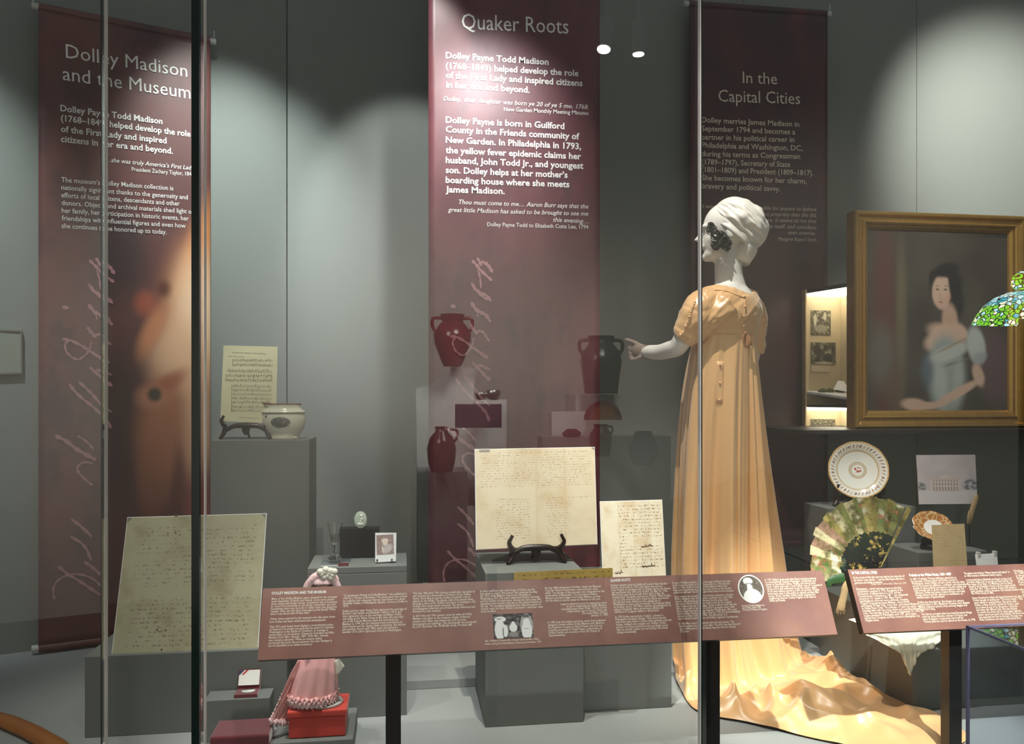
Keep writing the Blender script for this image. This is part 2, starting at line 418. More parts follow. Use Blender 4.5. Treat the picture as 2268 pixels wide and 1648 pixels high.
# curved wooden rim of the deck, lower left
rim = [onZ(x, y, ZD + 0.012) for x, y in ((-120, 1572), (-40, 1583), (20, 1600), (70, 1622), (120, 1650), (170, 1690))]
tag(MB().tube(rim, 0.017, 12, flat=1.6).build('wooden_rim', M_orangewood, None, smooth=True), 'curved orange-brown wooden rim at the lower left corner of the deck', 'rim')
# thin riser board at the back of the deck
tag(MB().box(-0.30, 0.865, 2.585, 3.45, ZD, ZD + 0.03, bev=0.002).build('low_riser_board', M_deck), 'thin grey riser board on the deck behind the plinths', 'riser')

# ------------------------------------------------------------------ writing
class Plane:
    """flat surface in the scene; px() converts a picture position to a point on it"""
    def __init__(s, p0, ex, ey, lift=0.0012):
        s.ex = Vector(ex).normalized(); ey = Vector(ey); s.ey = (ey - s.ex * ey.dot(s.ex)).normalized(); s.n = s.ex.cross(s.ey).normalized(); s.p0 = Vector(p0)
        s.lift = lift
    def st(s, px, py):
        q = onplane(px, py, s.p0, s.n) - s.p0; return (q.dot(s.ex), q.dot(s.ey))
    def w(s, a, b, l=0.0): return s.p0 + s.ex * a + s.ey * b + s.n * (s.lift + l)
def glyphs(txt, bold=0.0, shear=0.0):
    c = bpy.data.curves.new('t', 'FONT'); c.body = txt; c.size = 1.0; c.resolution_u = 2; c.offset = bold; c.shear = shear
    c.fill_mode = 'FRONT'
    o = bpy.data.objects.new('t', c); COL.objects.link(o)
    dg = bpy.context.evaluated_depsgraph_get(); dg.update()
    me = bpy.data.meshes.new_from_object(o.evaluated_get(dg))
    vs = [v.co.copy() for v in me.vertices]; fs = [tuple(p.vertices) for p in me.polygons]
    bpy.data.objects.remove(o); bpy.data.curves.remove(c); bpy.data.meshes.remove(me)
    return vs, fs
def line(mb, pl, txt, a, b, cap, bold=0.0, shear=0.0):
    """text between local points a and b, cap = height of a capital in metres"""
    vs, fs = glyphs(txt, bold, shear)
    if not vs: return
    x0 = min(v.x for v in vs); x1 = max(v.x for v in vs)
    a = Vector(a); b = Vector(b); d = b - a; L = d.length; d = d / L; e = Vector((-d.y, d.x))
    sx = L / (x1 - x0); sy = cap / 0.70
    mb.add([pl.w(*(a + d * ((v.x - x0) * sx) + e * (v.y * sy))) for v in vs], fs)
def lines(mb, pl, rows, bold=0.0, shear=0.0):
    for txt, x0, y0, x1, y1, cappx in rows:
        a = pl.st(x0, y0); b = pl.st(x1, y1); c = pl.st(x0, y0 - cappx)
        line(mb, pl, txt, a, b, abs(c[1] - a[1]), bold, shear)
def para(mb, pl, rows, first, last, right, cappx, bold=0.0, shear=0.0, align='L'):
    """rows between the first and last baseline; the widest row ends at picture x = right"""
    a = Vector(pl.st(*first)); z = Vector(pl.st(*last)); n = len(rows)
    ws = []
    gl = [glyphs(t, bold, shear) for t in rows]
    for vs, fs in gl: ws.append((min(v.x for v in vs), max(v.x for v in vs)))
    W = max(w1 - w0 for w0, w1 in ws)
    if align == 'L': full = pl.st(right, first[1])[0] - a.x
    else: full = a.x - pl.st(right, first[1])[0]
    sx = full / W
    cap = abs(pl.st(first[0], first[1] - cappx)[1] - a.y); sy = cap / 0.70
    for i, (vs, fs) in enumerate(gl):
        o = a.lerp(z, i / max(1, n - 1)); w0, w1 = ws[i]
        if align == 'L': mb.add([pl.w(o.x + (v.x - w0) * sx, o.y + v.y * sy) for v in vs], fs)
        else: mb.add([pl.w(o.x + (v.x - w1) * sx, o.y + v.y * sy) for v in vs], fs)

# ------------------------------------------------------------------ banners
def banner_mat(name, a, b, blobs=()):
    t = NT(name); uv = t.uv(); o = t.obj()
    n1 = t.noise(t.scale(o, 2.5, 2.5, 1.6), 1.6, 5, 0.55)
    c = t.mix(t.ramp(n1, 0.35, 0.68), a, b)
    n2 = t.noise(t.scale(o, 3, 3, 2.0), 2.6, 4, 0.6)
    c = t.mix(t.math('MULTIPLY', t.ramp(n2, 0.55, 0.75), 0.55), c, (0.16, 0.035, 0.035))
    n3 = t.noise(t.scale(o, 2, 2, 1.1), 3.3, 3, 0.6)
    c = t.mix(t.math('MULTIPLY', t.ramp(n3, 0.52, 0.70), 0.5), c, (0.035, 0.022, 0.035))
    for (cx, cy, rx, ry, soft, rot, col, amt) in blobs:
        c = t.mix(t.math('MULTIPLY', t.blob(uv, cx, cy, rx, ry, soft, rot), amt), c, col)
    t.bump(t.noise(t.scale(o, 1, 1, 1), 300, 2), 0.15, 0.0003)
    return t.fin(c, 0.43, spec=0.55)
# the left print carries a soft painterly field of flesh and amber tones
BL = [ # cx, cy, rx, ry, soft, rot, colour, amount
 (0.45, 0.62, 0.28, 0.12, 0.2, 0, (0.045, 0.03, 0.035), 0.8),
 (0.45, 0.36, 0.22, 0.18, 0.2, 0, (0.05, 0.022, 0.02), 0.8),
 (0.90, 0.60, 0.26, 0.10, 0.2, 40, (0.75, 0.28, 0.09), 0.95),
 (0.92, 0.52, 0.34, 0.20, 0.3, 8, (0.66, 0.27, 0.11), 0.95),
 (0.92, 0.53, 0.24, 0.15, 0.2, 0, (1.0, 0.66, 0.44), 0.95),
 (0.80, 0.46, 0.27, 0.09, 0.25, 0, (0.92, 0.54, 0.33), 0.9),
 (0.60, 0.545, 0.10, 0.032, 0.2, 0, (0.46, 0.11, 0.06), 0.85),
 (0.64, 0.50, 0.14, 0.045, 0.2, 20, (0.74, 0.28, 0.13), 0.85),
 (0.71, 0.572, 0.07, 0.024, 0.1, 0, (0.12, 0.03, 0.025), 0.9),
 (0.72, 0.33, 0.25, 0.13, 0.3, 0, (0.48, 0.17, 0.08), 0.9),
 (0.74, 0.415, 0.20, 0.026, 0.2, 8, (0.40, 0.10, 0.05), 0.85),
 (0.92, 0.36, 0.14, 0.16, 0.2, 0, (0.85, 0.47, 0.28), 0.75),
 (0.64, 0.392, 0.14, 0.030, 0.3, 0, (0.58, 0.24, 0.13), 0.7),
 (0.655, 0.396, 0.062, 0.017, 0.35, 0, (0.05, 0.045, 0.03), 0.95),
 (0.80, 0.24, 0.07, 0.10, 0.2, 0, (0.12, 0.03, 0.02), 0.8),
 (0.64, 0.25, 0.13, 0.09, 0.3, 0, (0.38, 0.13, 0.06), 0.65),
 (0.93, 0.20, 0.14, 0.10, 0.2, 0, (0.30, 0.05, 0.03), 0.7),
]
M_ban_c = banner_mat('centre_banner_print', (0.12, 0.030, 0.042), (0.17, 0.055, 0.065))
M_ban_r = banner_mat('right_banner_print', (0.050, 0.018, 0.024), (0.095, 0.022, 0.030))
M_ban_l = banner_mat('left_banner_print', (0.13, 0.050, 0.048), (0.17, 0.060, 0.055), BL)

def banner(name, bl, br, z0, z1, mat, label, caps=True, thick=0.003):
    """bl, br: left and right ends of the cloth as seen, 2-D"""
    bl = Vector((bl[0], bl[1], 0)); br = Vector((br[0], br[1], 0)); d = (br - bl).normalized(); n = Vector((d.y, -d.x, 0))
    root = thing(name, bl.lerp(br, 0.5) + Vector((0, 0, z0)), label, 'banner')
    nx = 26; nz = 60; W = (br - bl).length; H = z1 - z0
    vs = []; fs = []; uvs = {}
    for j in range(nz + 1):
        for i in range(nx + 1):
            s_ = i / nx; r = j / nz
            wv = -0.0006 - 0.0010 * (0.5 + 0.5 * sin(s_ * 9 + r * 3)) * sin(pi * s_)
            vs.append(bl + d * (s_ * W) + n * wv + Vector((0, 0, z0 + H * r)))
    for j in range(nz):
        for i in range(nx):
            k = j * (nx + 1) + i; uvs[len(fs)] = [(i / nx, j / nz), ((i + 1) / nx, j / nz), ((i + 1) / nx, (j + 1) / nz), (i / nx, (j + 1) / nz)]
            fs.append((k, k + 1, k + nx + 2, k + nx + 1))
    mb = MB().add(vs, fs, uvs)
    off = len(vs)
    mb.add([v - n * thick for v in vs], [tuple(reversed(f)) for f in fs])
    edge = []
    for i in range(nx): edge += [(i, off + i, off + i + 1, i + 1), (nz * (nx + 1) + i + 1, nz * (nx + 1) + i + 1 + off, nz * (nx + 1) + i + off, nz * (nx + 1) + i)]
    for j in range(nz):
        a = j * (nx + 1); b = a + nx + 1
        edge += [(b, b + off, a + off, a), (a + nx, a + nx + off, b + nx + off, b + nx)]
    mb.f += edge
    mb.build('cloth', mat, root, smooth='all', fixn=False)
    for z in (z0, z1):
        c0 = bl - d * 0.022 - n * 0.012; c1 = br + d * 0.022 - n * 0.012
        rr = 0.013
        MB().tube([c0 + Vector((0, 0, z)), c1 + Vector((0, 0, z))], rr, 16).build('rod', M_rod, root, smooth=True)
        MB().tube([bl - n * 0.012 + d * 0.001 + Vector((0, 0, z)), br - n * 0.012 - d * 0.001 + Vector((0, 0, z))], rr + 0.003, 16).build('hem_sleeve', mat, root, smooth=True)
        if caps and z == z1:
            for c, s_ in ((c0, 1), (c1, -1)):
                MB().tube([c + d * s_ * 0.006 + Vector((0, 0, z)), c + d * s_ * 0.006 + Vector((0, 0, z + 0.045)), c + d * s_ * 0.006 - n * 0.012 + Vector((0, 0, z + 0.052))], 0.0022, 8).build('hook', M_steel, root, smooth=True)
    pl = Plane(bl + n * 0.0, d, (0, 0, 1), 0.0012)
    return root, pl
# centre
cl = onY(949, 700, 3.0); cr = onY(1328.5, 700, 3.0)
zc0 = onY(1130, 1294, 3.0).z
ban_c, pc = banner('hanging_banner', (cl.x, 3.0), (cr.x, 3.0), zc0, zc0 + 2.75, M_ban_c, 'maroon hanging banner headed Quaker Roots, in the middle of the case')
# right
rl = onY(1527, 700, 3.42); rr_ = onY(1833, 700, 3.42)
zr1 = onY(1700, 19, 3.42).z
ban_r, pr = banner('hanging_banner', (rl.x, 3.42), (rr_.x, 3.42), zr1 - 2.45, zr1, M_ban_r, 'dark maroon hanging banner headed In the Capital Cities, behind the gown')
# left, on the angled wall
ll = onleft(85, 700, 0.07); lr = onleft(466, 700, 0.07)
zl1 = (onleft(85, 18, 0.07).z + onleft(466, 84, 0.07).z) / 2; zl0 = (onleft(85, 1446, 0.07).z + onleft(225, 1412, 0.07).z) / 2
ban_l, pL = banner('hanging_banner', (ll.x, ll.y), (lr.x, lr.y), zl0, zl1, M_ban_l, 'maroon hanging banner headed Dolley Madison and the Museum, on the left wall')

mb = MB()
lines(mb, pc, [('Quaker Roots', 1023, 64, 1259, 75, 35)])
mb.build('printed_heading', M_ink, ban_c)
mb = MB()
lines(mb, pc, [
 ('Dolley Payne Todd Madison', 987, 129, 1215, 144, 14), ('(1768–1849) helped develop the role', 987, 152, 1281, 169, 14),
 ('of the First Lady and inspired citizens', 987, 173, 1290, 191, 14), ('in her era and beyond.', 988, 194, 1173, 206, 14),
 ], bold=0.026)
mb.build('printed_text', M_ink, ban_c); mb = MB()
lines(mb, pc, [('Dolley Payne is born in Guilford', 987, 272, 1250, 286, 14), ('County in the Friends community of', 987, 293, 1283, 309, 14),
 ('New Garden. In Philadelphia in 1793,', 987, 316, 1287, 331, 14), ('the yellow fever epidemic claims her', 987, 339, 1287, 353, 14),
 ('husband, John Todd Jr., and youngest', 987, 361, 1292, 374, 14), ('son. Dolley helps at her mother’s', 987, 383, 1257, 394, 14),
 ('boarding house where she meets', 987, 405, 1261, 415, 14), ('James Madison.', 987, 426, 1118, 430, 14)], bold=0.026)
mb.build('printed_text', M_ink, ban_c); mb = MB()
lines(mb, pc, [
 ('Dolley, their daughter was born ye 20 of ye 5 mo. 1768.', 982, 223, 1303, 242, 10),
 ('Thou must come to me… Aaron Burr says that the', 1016, 452, 1303, 462, 10), ('great little Madison has asked to be brought to see me', 992, 469, 1303, 478, 10),
 ('this evening…', 1225, 491, 1303, 495, 10)], bold=0.008, shear=0.25)
mb.build('printed_quotation', M_ink, ban_c); mb = MB()
lines(mb, pc, [('New Garden Monthly Meeting Minutes', 1116, 246, 1303, 255, 9), ('Dolley Payne Todd to Elizabeth Cutts Lee, 1794', 1079, 501, 1303, 507, 9)], bold=0.008)
mb.build('printed_text', M_ink, ban_c)

mb = MB()
lines(mb, pL, [('Dolley Madison', 146, 128, 415, 171, 31), ('and the Museum', 139, 177, 422, 219, 31)])
mb.build('printed_heading', M_ink, ban_l)
mb = MB()
lines(mb, pL, [
 ('Dolley Payne Todd Madison', 134, 246, 360, 275, 14), ('(1768–1849) helped develop the role', 135, 268, 422, 303, 14),
 ('of the First Lady and inspired', 135, 292, 369, 318, 14), ('citizens in her era and beyond.', 135, 314, 383, 341, 14)], bold=0.022)
mb.build('printed_text', M_ink, ban_l); mb = MB()
lines(mb, pL, [('…she was truly America’s First Lady', 233, 358, 430, 377, 10)], bold=0.006, shear=0.25)
mb.build('printed_quotation', M_ink, ban_l); mb = MB()
lines(mb, pL, [('President Zachary Taylor, 1849', 292, 379, 429, 390, 9),
 ('The museum’s Dolley Madison collection is', 136, 403, 384, 422, 11), ('nationally significant thanks to the generosity and', 136, 420, 416, 442, 11),
 ('efforts of local citizens, descendants and other', 136, 437, 398, 456, 11), ('donors. Objects and archival materials shed light on', 137, 454, 430, 474, 11),
 ('her family, her participation in historic events, her', 137, 471, 418, 489, 11), ('friendships with influential figures and even how', 137, 488, 411, 505, 11),
 ('she continues to be honored up to today.', 137, 505, 369, 519, 11)], bold=0.004)
mb.build('printed_text', M_ink, ban_l)

mb = MB()
lines(mb, pr, [('In the', 1645, 184, 1721, 187, 26), ('Capital Cities', 1591, 225, 1772, 231, 27)])
mb.build('printed_heading', M_ink2, ban_r)
mb = MB()
lines(mb, pr, [
 ('Dolley marries James Madison in', 1554, 271, 1770, 281, 12), ('September 1794 and becomes a', 1554, 290, 1761, 298, 12),
 ('partner in his political career in', 1554, 309, 1759, 315, 12), ('Philadelphia and Washington, DC,', 1554, 327, 1777, 334, 12),
 ('during his terms as Congressman', 1554, 346, 1772, 352, 12), ('(1789–1797), Secretary of State', 1554, 364, 1750, 370, 12),
 ('(1801–1809) and President (1809–1817).', 1554, 381, 1801, 389, 12), ('She becomes known for her charm,', 1554, 399, 1786, 407, 12),
 ('bravery and political savvy.', 1554, 417, 1728, 424, 12)], bold=0.012)
mb.build('printed_text', M_ink2, ban_r); mb = MB()
lines(mb, pr, [('It would be absolutely impossible for anyone to behave', 1553, 461, 1808, 468, 9), ('with more perfect propriety than she did,', 1620, 476, 1808, 481, 9),
 ('with dignity, sweetness, grace. It seems to me that', 1570, 488, 1808, 494, 9), ('she would disarm envy itself, and conciliate', 1600, 502, 1808, 508, 9), ('even enemies.', 1746, 519, 1806, 521, 9)], shear=0.25)
mb.build('printed_quotation', M_ink2, ban_r); mb = MB()
lines(mb, pr, [('Margaret Bayard Smith', 1724, 533, 1808, 535, 8)])
mb.build('printed_text', M_ink2, ban_r)

# the large signature running up the banners, drawn as pen strokes
SIG = [([(1047, 578), (1056, 588), (1068, 602), (1088, 620)], 3.6), ([(1058, 573), (1066, 587)], 3.6), ([(1068, 580), (1078, 585), (1084, 592), (1089, 601)], 4.2),
 ([(1059, 598), (1063, 615), (1065, 637)], 2.2), ([(1045, 628), (1053, 640), (1064, 648), (1078, 655), (1086, 665)], 3.4), ([(1048, 636), (1060, 649), (1074, 660), (1085, 664)], 3.0),
 ([(1045, 672), (1054, 685), (1065, 692), (1076, 698), (1085, 711)], 4.2), ([(1057, 690), (1059, 701)], 1.6), ([(1043, 720), (1049, 730), (1056, 738)], 3.6), ([(1055, 736), (1063, 733), (1071, 737), (1077, 746), (1083, 754)], 2.6),
 ([(1001, 678), (1006, 679)], 5.0), ([(999, 745), (1012, 747), (1030, 757), (1045, 768), (1062, 781), (1079, 793)], 3.2), ([(1045, 768), (1036, 780), (1025, 787), (1012, 780), (1004, 768), (1003, 755), (1009, 748)], 2.4),
 ([(1049, 750), (1046, 765)], 1.6), ([(1058, 778), (1068, 784), (1079, 792)], 4.0), ([(1048, 805), (1061, 818), (1074, 832), (1084, 841)], 4.0), ([(1060, 808), (1070, 812), (1083, 818)], 3.4),
 ([(1011, 840), (1020, 854), (1035, 871), (1050, 885), (1064, 900), (1076, 914), (1083, 931)], 3.4), ([(1028, 835), (1042, 850), (1052, 862), (1065, 880), (1083, 897)], 3.2),
 ([(988, 948), (1004, 958), (1022, 975), (1040, 988), (1055, 998)], 4.5), ([(1025, 948), (1040, 960), (1052, 975)], 2.2),
 ([(1050, 1006), (1036, 1004), (1025, 1012), (1026, 1024), (1038, 1040), (1050, 1052)], 2.6),
 ([(1015, 1124), (1030, 1138), (1048, 1160)], 3.4), ([(1014, 1160), (1032, 1175), (1042, 1192), (1048, 1210)], 3.0), ([(1038, 1215), (1050, 1226), (1064, 1242)], 3.6),
 ([(992, 1221), (1006, 1236), (1028, 1254), (1046, 1270), (1064, 1286)], 3.2), ([(984, 1287), (982, 1270), (988, 1252), (1003, 1241), (1025, 1239), (1047, 1248), (1060, 1260), (1065, 1267)], 2.2)]
def strokes(pl, conv, name, root, k=1.0):
    mb = MB(); px1 = (pc.st(1130, 700)[0] - pc.st(1030, 700)[0]) / 100.0
    for si, (pts, wd) in enumerate(SIG):
        q = catmull([Vector((*conv(*pc.st(*p)), 0)) for p in pts], max(8, len(pts) * 6)); n = len(q); L = []; R = []
        for i in range(n):
            t = (q[min(i + 1, n - 1)] - q[max(i - 1, 0)]).normalized(); e = Vector((-t.y, t.x, 0))
            f = 1.0 if 0 < i < n - 1 else 0.55
            r = wd * px1 * k * f * (0.85 + 0.25 * sin(i * 0.9 + si))
            L.append(q[i] + e * r); R.append(q[i] - e * r)
        mb.add([pl.w(v.x, v.y, si * 0.00003) for v in L + R], [(i, i + 1, n + i + 1, n + i) for i in range(n - 1)])
        for c, s_ in ((q[0], 0), (q[-1], 1)):
            r = wd * px1 * k * 0.75
            mb.add([pl.w(c.x + r * cos(a * pi / 5), c.y + r * sin(a * pi / 5), si * 0.00003 + 0.00001) for a in range(10)], [tuple(range(10))])
    return mb.build(name, M_sig, root)
strokes(pc, lambda a, b: (a, b), 'printed_signature', ban_c)
# same print on the left banner: fitted by two corresponding places
a0 = Vector(pc.st(1047, 578)); a1 = Vector(pc.st(1001, 950)); b0 = Vector(pL.st(200, 578)); b1 = Vector(pL.st(148, 968))
ky = (b1.y - b0.y) / (a1.y - a0.y)
strokes(pL, lambda a, b: (b0.x + (a - a0.x) * ky * 1.05, b0.y + (b - a0.y) * ky), 'printed_signature', ban_l, 1.0)

# ------------------------------------------------------------------ reading rails
RB = Vector((0, 1.85, 0.855)); RTp = Vector((0, 1.922, 1.000))
sl = (RTp - RB); SLN = sl.length
def rail_mat():
    t = NT('rail_print'); o = t.obj()
    c = t.mix(t.ramp(t.noise(o, 5, 4), 0.3, 0.7), (0.20, 0.078, 0.066), (0.34, 0.165, 0.125))
    c = t.mix(t.math('MULTIPLY', t.ramp(t.noise(o, 9, 3), 0.5, 0.75), 0.4), c, (0.20, 0.09, 0.10))
    t.bump(t.noise(o, 500, 2), 0.1, 0.0002)
    return t.fin(c, 0.42, spec=0.5)
M_rail = rail_mat()
def rail(x0, x1, posts, label):
    root = thing('reading_rail', ((x0 + x1) / 2, 1.89, ZD), label, 'rail')
    A = [Vector((x0, RB.y, RB.z)), Vector((x1, RB.y, RB.z)), Vector((x1, RTp.y, RTp.z)), Vector((x0, RTp.y, RTp.z))]
    n = (A[1] - A[0]).cross(A[3] - A[0]).normalized()
    MB().quadbox([p - n * 0.0025 for p in A], 0.020, uv=False).build('backing_board', M_slab, root)
    MB().quadbox(A, 0.0024).build('printed_panel', M_rail, root)
    for px in posts:
        MB().box(px - 0.018, px + 0.018, 1.895, 1.931, ZD + 0.006, 0.93, bev=0.0015).build('post', M_black, root)
        MB().box(px - 0.05, px + 0.05, 1.863, 1.963, ZD, ZD + 0.006, bev=0.001).build('foot_plate', M_black, root)
    return root, Plane(A[0], (1, 0, 0), sl, 0.0006)
r1, q1 = rail(-0.321, 1.085, (-0.018, 0.777), 'long sloping maroon text rail on two black posts, left of the two rails')
r2, q2 = rail(1.156, 2.30, (1.445, 2.15), 'sloping maroon text rail headed In the Capital Cities, on the right')
def head(mb, pl, t, x0, y0, x1, y1, c=6): lines(mb, pl, [(t, x0, y0, x1, y1, c)], bold=0.03)
mb = MB(); B = 0.014; CP = 4.9
head(mb, q1, 'DOLLEY MADISON AND THE MUSEUM', 602, 1317, 722, 1314)
head(mb, q1, 'QUAKER ROOTS', 1352, 1289, 1396, 1287)
mb.build('printed_heading', M_ink, r1); mb = MB()
head(mb, q2, 'IN THE CAPITAL CITIES', 1887, 1272, 1943, 1271)
head(mb, q2, 'Prelude to the White House, 1801–1809', 2014.4, 1277, 2107, 1274.3)
def pp(pl, txt, first, last, right, cap=CP, **k):
    m = MB(); para(m, pl, txt.split('/'), first, last, right, cap, bold=B, **k); m.build('printed_text', M_ink2, r1 if pl is q1 else r2)
mb.build('printed_heading', M_ink, r2)
mbt = MB()
pp(q1, 'Many of the Dolley Madison items donated to the museum/were keepsakes of family and friends. Some were passed/down along with family stories. Sometimes the provenance,/or record of ownership or the family connection was lost./Sometimes there are records or other clues, but questions/remain. Why was this item important to the family? What/does it say about who Dolley was?', (601, 1329), (599, 1362.5), 747, shear=0.2)
pp(q1, 'Other items acquired by the museum over the years show/how Dolley has been celebrated and remembered.', (598, 1373.5), (597, 1380), 742)
pp(q1, 'This 1815 pink luster bowl displays a romanticized scene/of General Cornwallis surrendering his sword to General/Washington at the Battle of Yorktown. A message is/handwritten on the bottom: Owned by President and Mrs./Madison from Mrs. Hannah, 1897. Who Mrs. Hannah/was remains unknown. When an antique dealer/purchased the bowl, the provenance was lost. Perhaps it/can be identified in an estate inventory.', (597, 1391), (594, 1433), 741)
pp(q1, '“A Quakeress Writes to Dolly Madison” was published in/1963 by J. Fischer & Brothers. The vocal piece was written/by organist and composer Harvey Gaul based on a letter/Rebekah Hubbs, a Philadelphia Quaker, wrote to Dolley in/1814.', (760.5, 1322), (760, 1345), 902)
pp(q1, 'Dolley and her sister Anna Cutts witnessed the marriage of/Richard Little Sattler and Elizabeth Tallent in 1810, and/their signatures are on this marriage certificate. Dolley/was living at the White House at the time. She was read/out of the Friends Meeting when she married James/Madison in 1794, but she retained some connections to/close friends and the Quaker faith community. She did not/join another church until 1845, when she became a/member of St. John’s Episcopal Church in Washington.', (759, 1356), (758, 1402.5), 901)
pp(q1, 'This late 18th-early 19th century cordial glass was given to/the museum by a descendant of Dolley’s uncle, Robert/Payne. According to stories, Dolley presented a set of/glasses to the family. The glasses were then passed down/through a niece of Dr. Robert Lee Payne of Lexington, NC,/Dolley’s first cousin twice removed. The niece’s/granddaughter inherited one of these family heirlooms and/donated it to the museum.', (915, 1317), (914, 1357), 1054)
pp(q1, 'In 2017 this mid 19th century carte de visite of Dolley/Madison was given to the museum. Images of famous/people were often reproduced and sold as prints,/photographs and paintings. This photograph was produced/by J.U.P. Burnham, No. 96 Middle Street, Portland, ME.', (915, 1367), (914, 1391), 1055)
pp(q1, 'A silver snuff box with relief image of Dolley was the/host given to nearly 500 women who attended the May/20, 1912, Dolly Madison Democratic Breakfast in/Washington, DC. The event celebrated Dolley’s birthday/and her politics of importance. Among the more than 300/attendees were women with ties to the political families of/the day. The breakfast highlighted the collective power of/women eager for their voices to be heard – and their votes/to be counted.', (1063, 1312), (1065, 1357), 1200)
pp(q1, 'Mrs. William F. Dennis, Mrs. Champ Clark and Mrs. Hilary/Butler during the Dolly Madison Democratic Breakfast, 1912', (1075, 1422), (1075, 1428.5), 1199, 4)
pp(q1, 'For the 150th anniversary of Dolley’s death, the National/Trust for Historic Preservation commissioned a silver/dollar. Ten percent of the proceeds were designated for the/preservation of Montpelier. The Greensboro History/Museum provided images of its Dolley Madison portrait/for the artists to use to create her likeness on the coin.', (1207, 1305), (1209, 1333), 1338)
pp(q1, 'I want to thank all of you for letting Jane invite/to join in celebrating the Dolley Madison/Commemorative Silver Dollar. This is the first/United States coin to honor a First Lady./First Lady Hillary Clinton,/January 11, 1999', (1343, 1337), (1346, 1364), 1241, align='R', shear=0.2)
pp(q1, 'In 1982 local doll makers and shop owner from Ledbetter/designed a limited edition Dolley Madison doll. Made by/the Gambina Company in New Orleans, this doll was/originally presented to Otdell Payne, a descendant of/Dolley’s family and a member of the NC House of/Representatives.', (1213, 1381), (1216, 1410), 1343)
pp(q1, 'Dolley’s parents came to Guilford County’s New Garden/Friends community in 1765. John Payne moved here/from Virginia to purchase land. A Quaker family, the Paynes/had purchased over 300 acres of land. On May 20, 1768,/Mary Payne gave birth to their third child, Dolley. By/months later, the family returned to Virginia. When Dolley/was 15, John sold their farm, freed his slaves and moved/his wife and seven children to the capital city of/Philadelphia to start a starch business. The business failed/to prosper, and in 1792 Mary opened a boardinghouse to/support the family. Many government officials and/members of Congress visited or dined there.', (1353, 1299), (1361, 1358), 1484)
pp(q1, 'In 1790 Dolley married John Todd Jr., a lawyer in/Philadelphia and fellow Quaker. They were married/only three years before a yellow fever epidemic took her/in-laws, husband and youngest son, William. Dolley/and her son Payne moved into the boardinghouse to/help her mother, before she met Dolley’s life would/change dramatically.', (1362.5, 1369), (1366.5, 1403), 1487)
pp(q1, 'A copy of Dolley and John Todd’s marriage certificate was seen/at the home of a family in South Greensboro in a Pennsylvania/attic. In 1966, Guilford County’s Dolley Madison Memorial/Association purchased it and came to be known as the Kunkel/collection and later the DMMA gave these items to the museum.', (1488.5, 1293.5), (1492, 1315), 1621.5)
pp(q1, 'Soon before the donation of the Kunkel collection, the first/Dolley Madison item the museum received was a late 18th/century silk dressing gown donated by the great niece/and niece. Worn by the dress maker here as the original/was fragile to be put on display. Family tradition held that the/dress was a gift to her friend Dolley’s youngest sister, after/Anna Payne married George Steptoe Washington. Mary was/married after Dolley and John Todd in 1790 and James Madison/moved to their home in 1794. The silk turban is a/reproduction based on one of Dolley’s signature headpieces.', (1494, 1324), (1502, 1373), 1633)
pp(q1, 'In 1960 Mary sold Congressman John George Jackson. This/wedding gown was worn soon after. The story was that those of/the wedding also made the family keep the dress for almost/150 years.', (1503.5, 1384), (1507, 1401), 1639)
pp(q1, 'Portrait of Dolley Madison by/James Peale, about 1794/Courtesy of Library of Congress', (1643.5, 1344), (1644.6, 1353), 1698, 4)
pp(q1, 'In 1757 Dolley’s great-uncle John Payne owned an interest/in a bond between George Washington, a landholder and/planter in Goochland County, Virginia, and several other/bonds. Twelve years later a court called a case of 11 pounds of/tobacco from each landowner to pay the county’s debts./At the time tobacco served as a form of currency. Virginia/landowners were in debt nearly to colonial currency that/money. North Carolina, Dolley’s family emigrated to/neighboring Hanover County, Virginia, to be close to/family and friends.', (1694, 1287), (1704.6, 1333), 1818)
mbt = MB()
pp(q2, 'In the course of this day I give my hand to the man who of/all others I most admire … and my little Payne will have a/generous and tender protector.', (1890, 1282), (1893, 1293.5), 2005, shear=0.2)
lines(mbt, q2, [('Dolley Payne Todd to Eliza Collins Lee, 1794', 1930, 1296, 2007, 1293.5, 4)])
pp(q2, 'Philadelphia – which had been home to the first/Continental Congress in 1774, the signing of the/Declaration of Independence in 1776, and the/Constitutional Convention in 1787 – was designated/temporary U.S. capital in 1790. Many Payne’s/boardinghouse attracted many politicians, including/Virginia Congressman James Madison, whose friend/and Senator of New York, Aaron Burr, introduced Madison/to Dolley Payne Todd. The politician, 17 years her senior, was/instantly taken with the young widow and courtship followed/soon. The marriage of their friends on September 15, 1794, the/couple remained in Philadelphia until 1797, when James/retired from Congress and they moved to Montpelier, his/Virginia home.', (1897, 1307.6), (1916.5, 1377), 2031)
pp(q2, 'In 1801, President Thomas Jefferson asked him to/his Secretary of State. James and Dolley moved to/Washington, where Dolley served a social role and often/served as hostess for Jefferson, a widower, and entertained/people of many political persuasions. She also visited and/well traveled city to all the cabinet members met. For/Jefferson, Dolley and James created dinners and many/foreign dinners and her opinions, in confidence, on/national topics of government.', (2016.5, 1285), (2030, 1326), 2139)
pp(q2, 'Dolley was described as “the Queen of a century./Conversation in Mrs. Madison’s drawing room dazzled/Dolley organized parties every evening, elegant and/tables for ruling.', (2033, 1336.5), (2037.6, 1352), 2147)
pp(q2, 'The Sèvres porcelain plate has noted European foliage/made for James Monroe, minister to France, and/when President’s ceremonies were held for/Thomas Jefferson and his cabinet at the House, in 1798.', (2041, 1363), (2046, 1379.5), 2157)
pp(q2, 'The plates were listed as “fifteen dessert-style plates” in/an 1836 inventory of Madison’s family objects.', (2135, 1272.5), (2136, 1278), 2237)
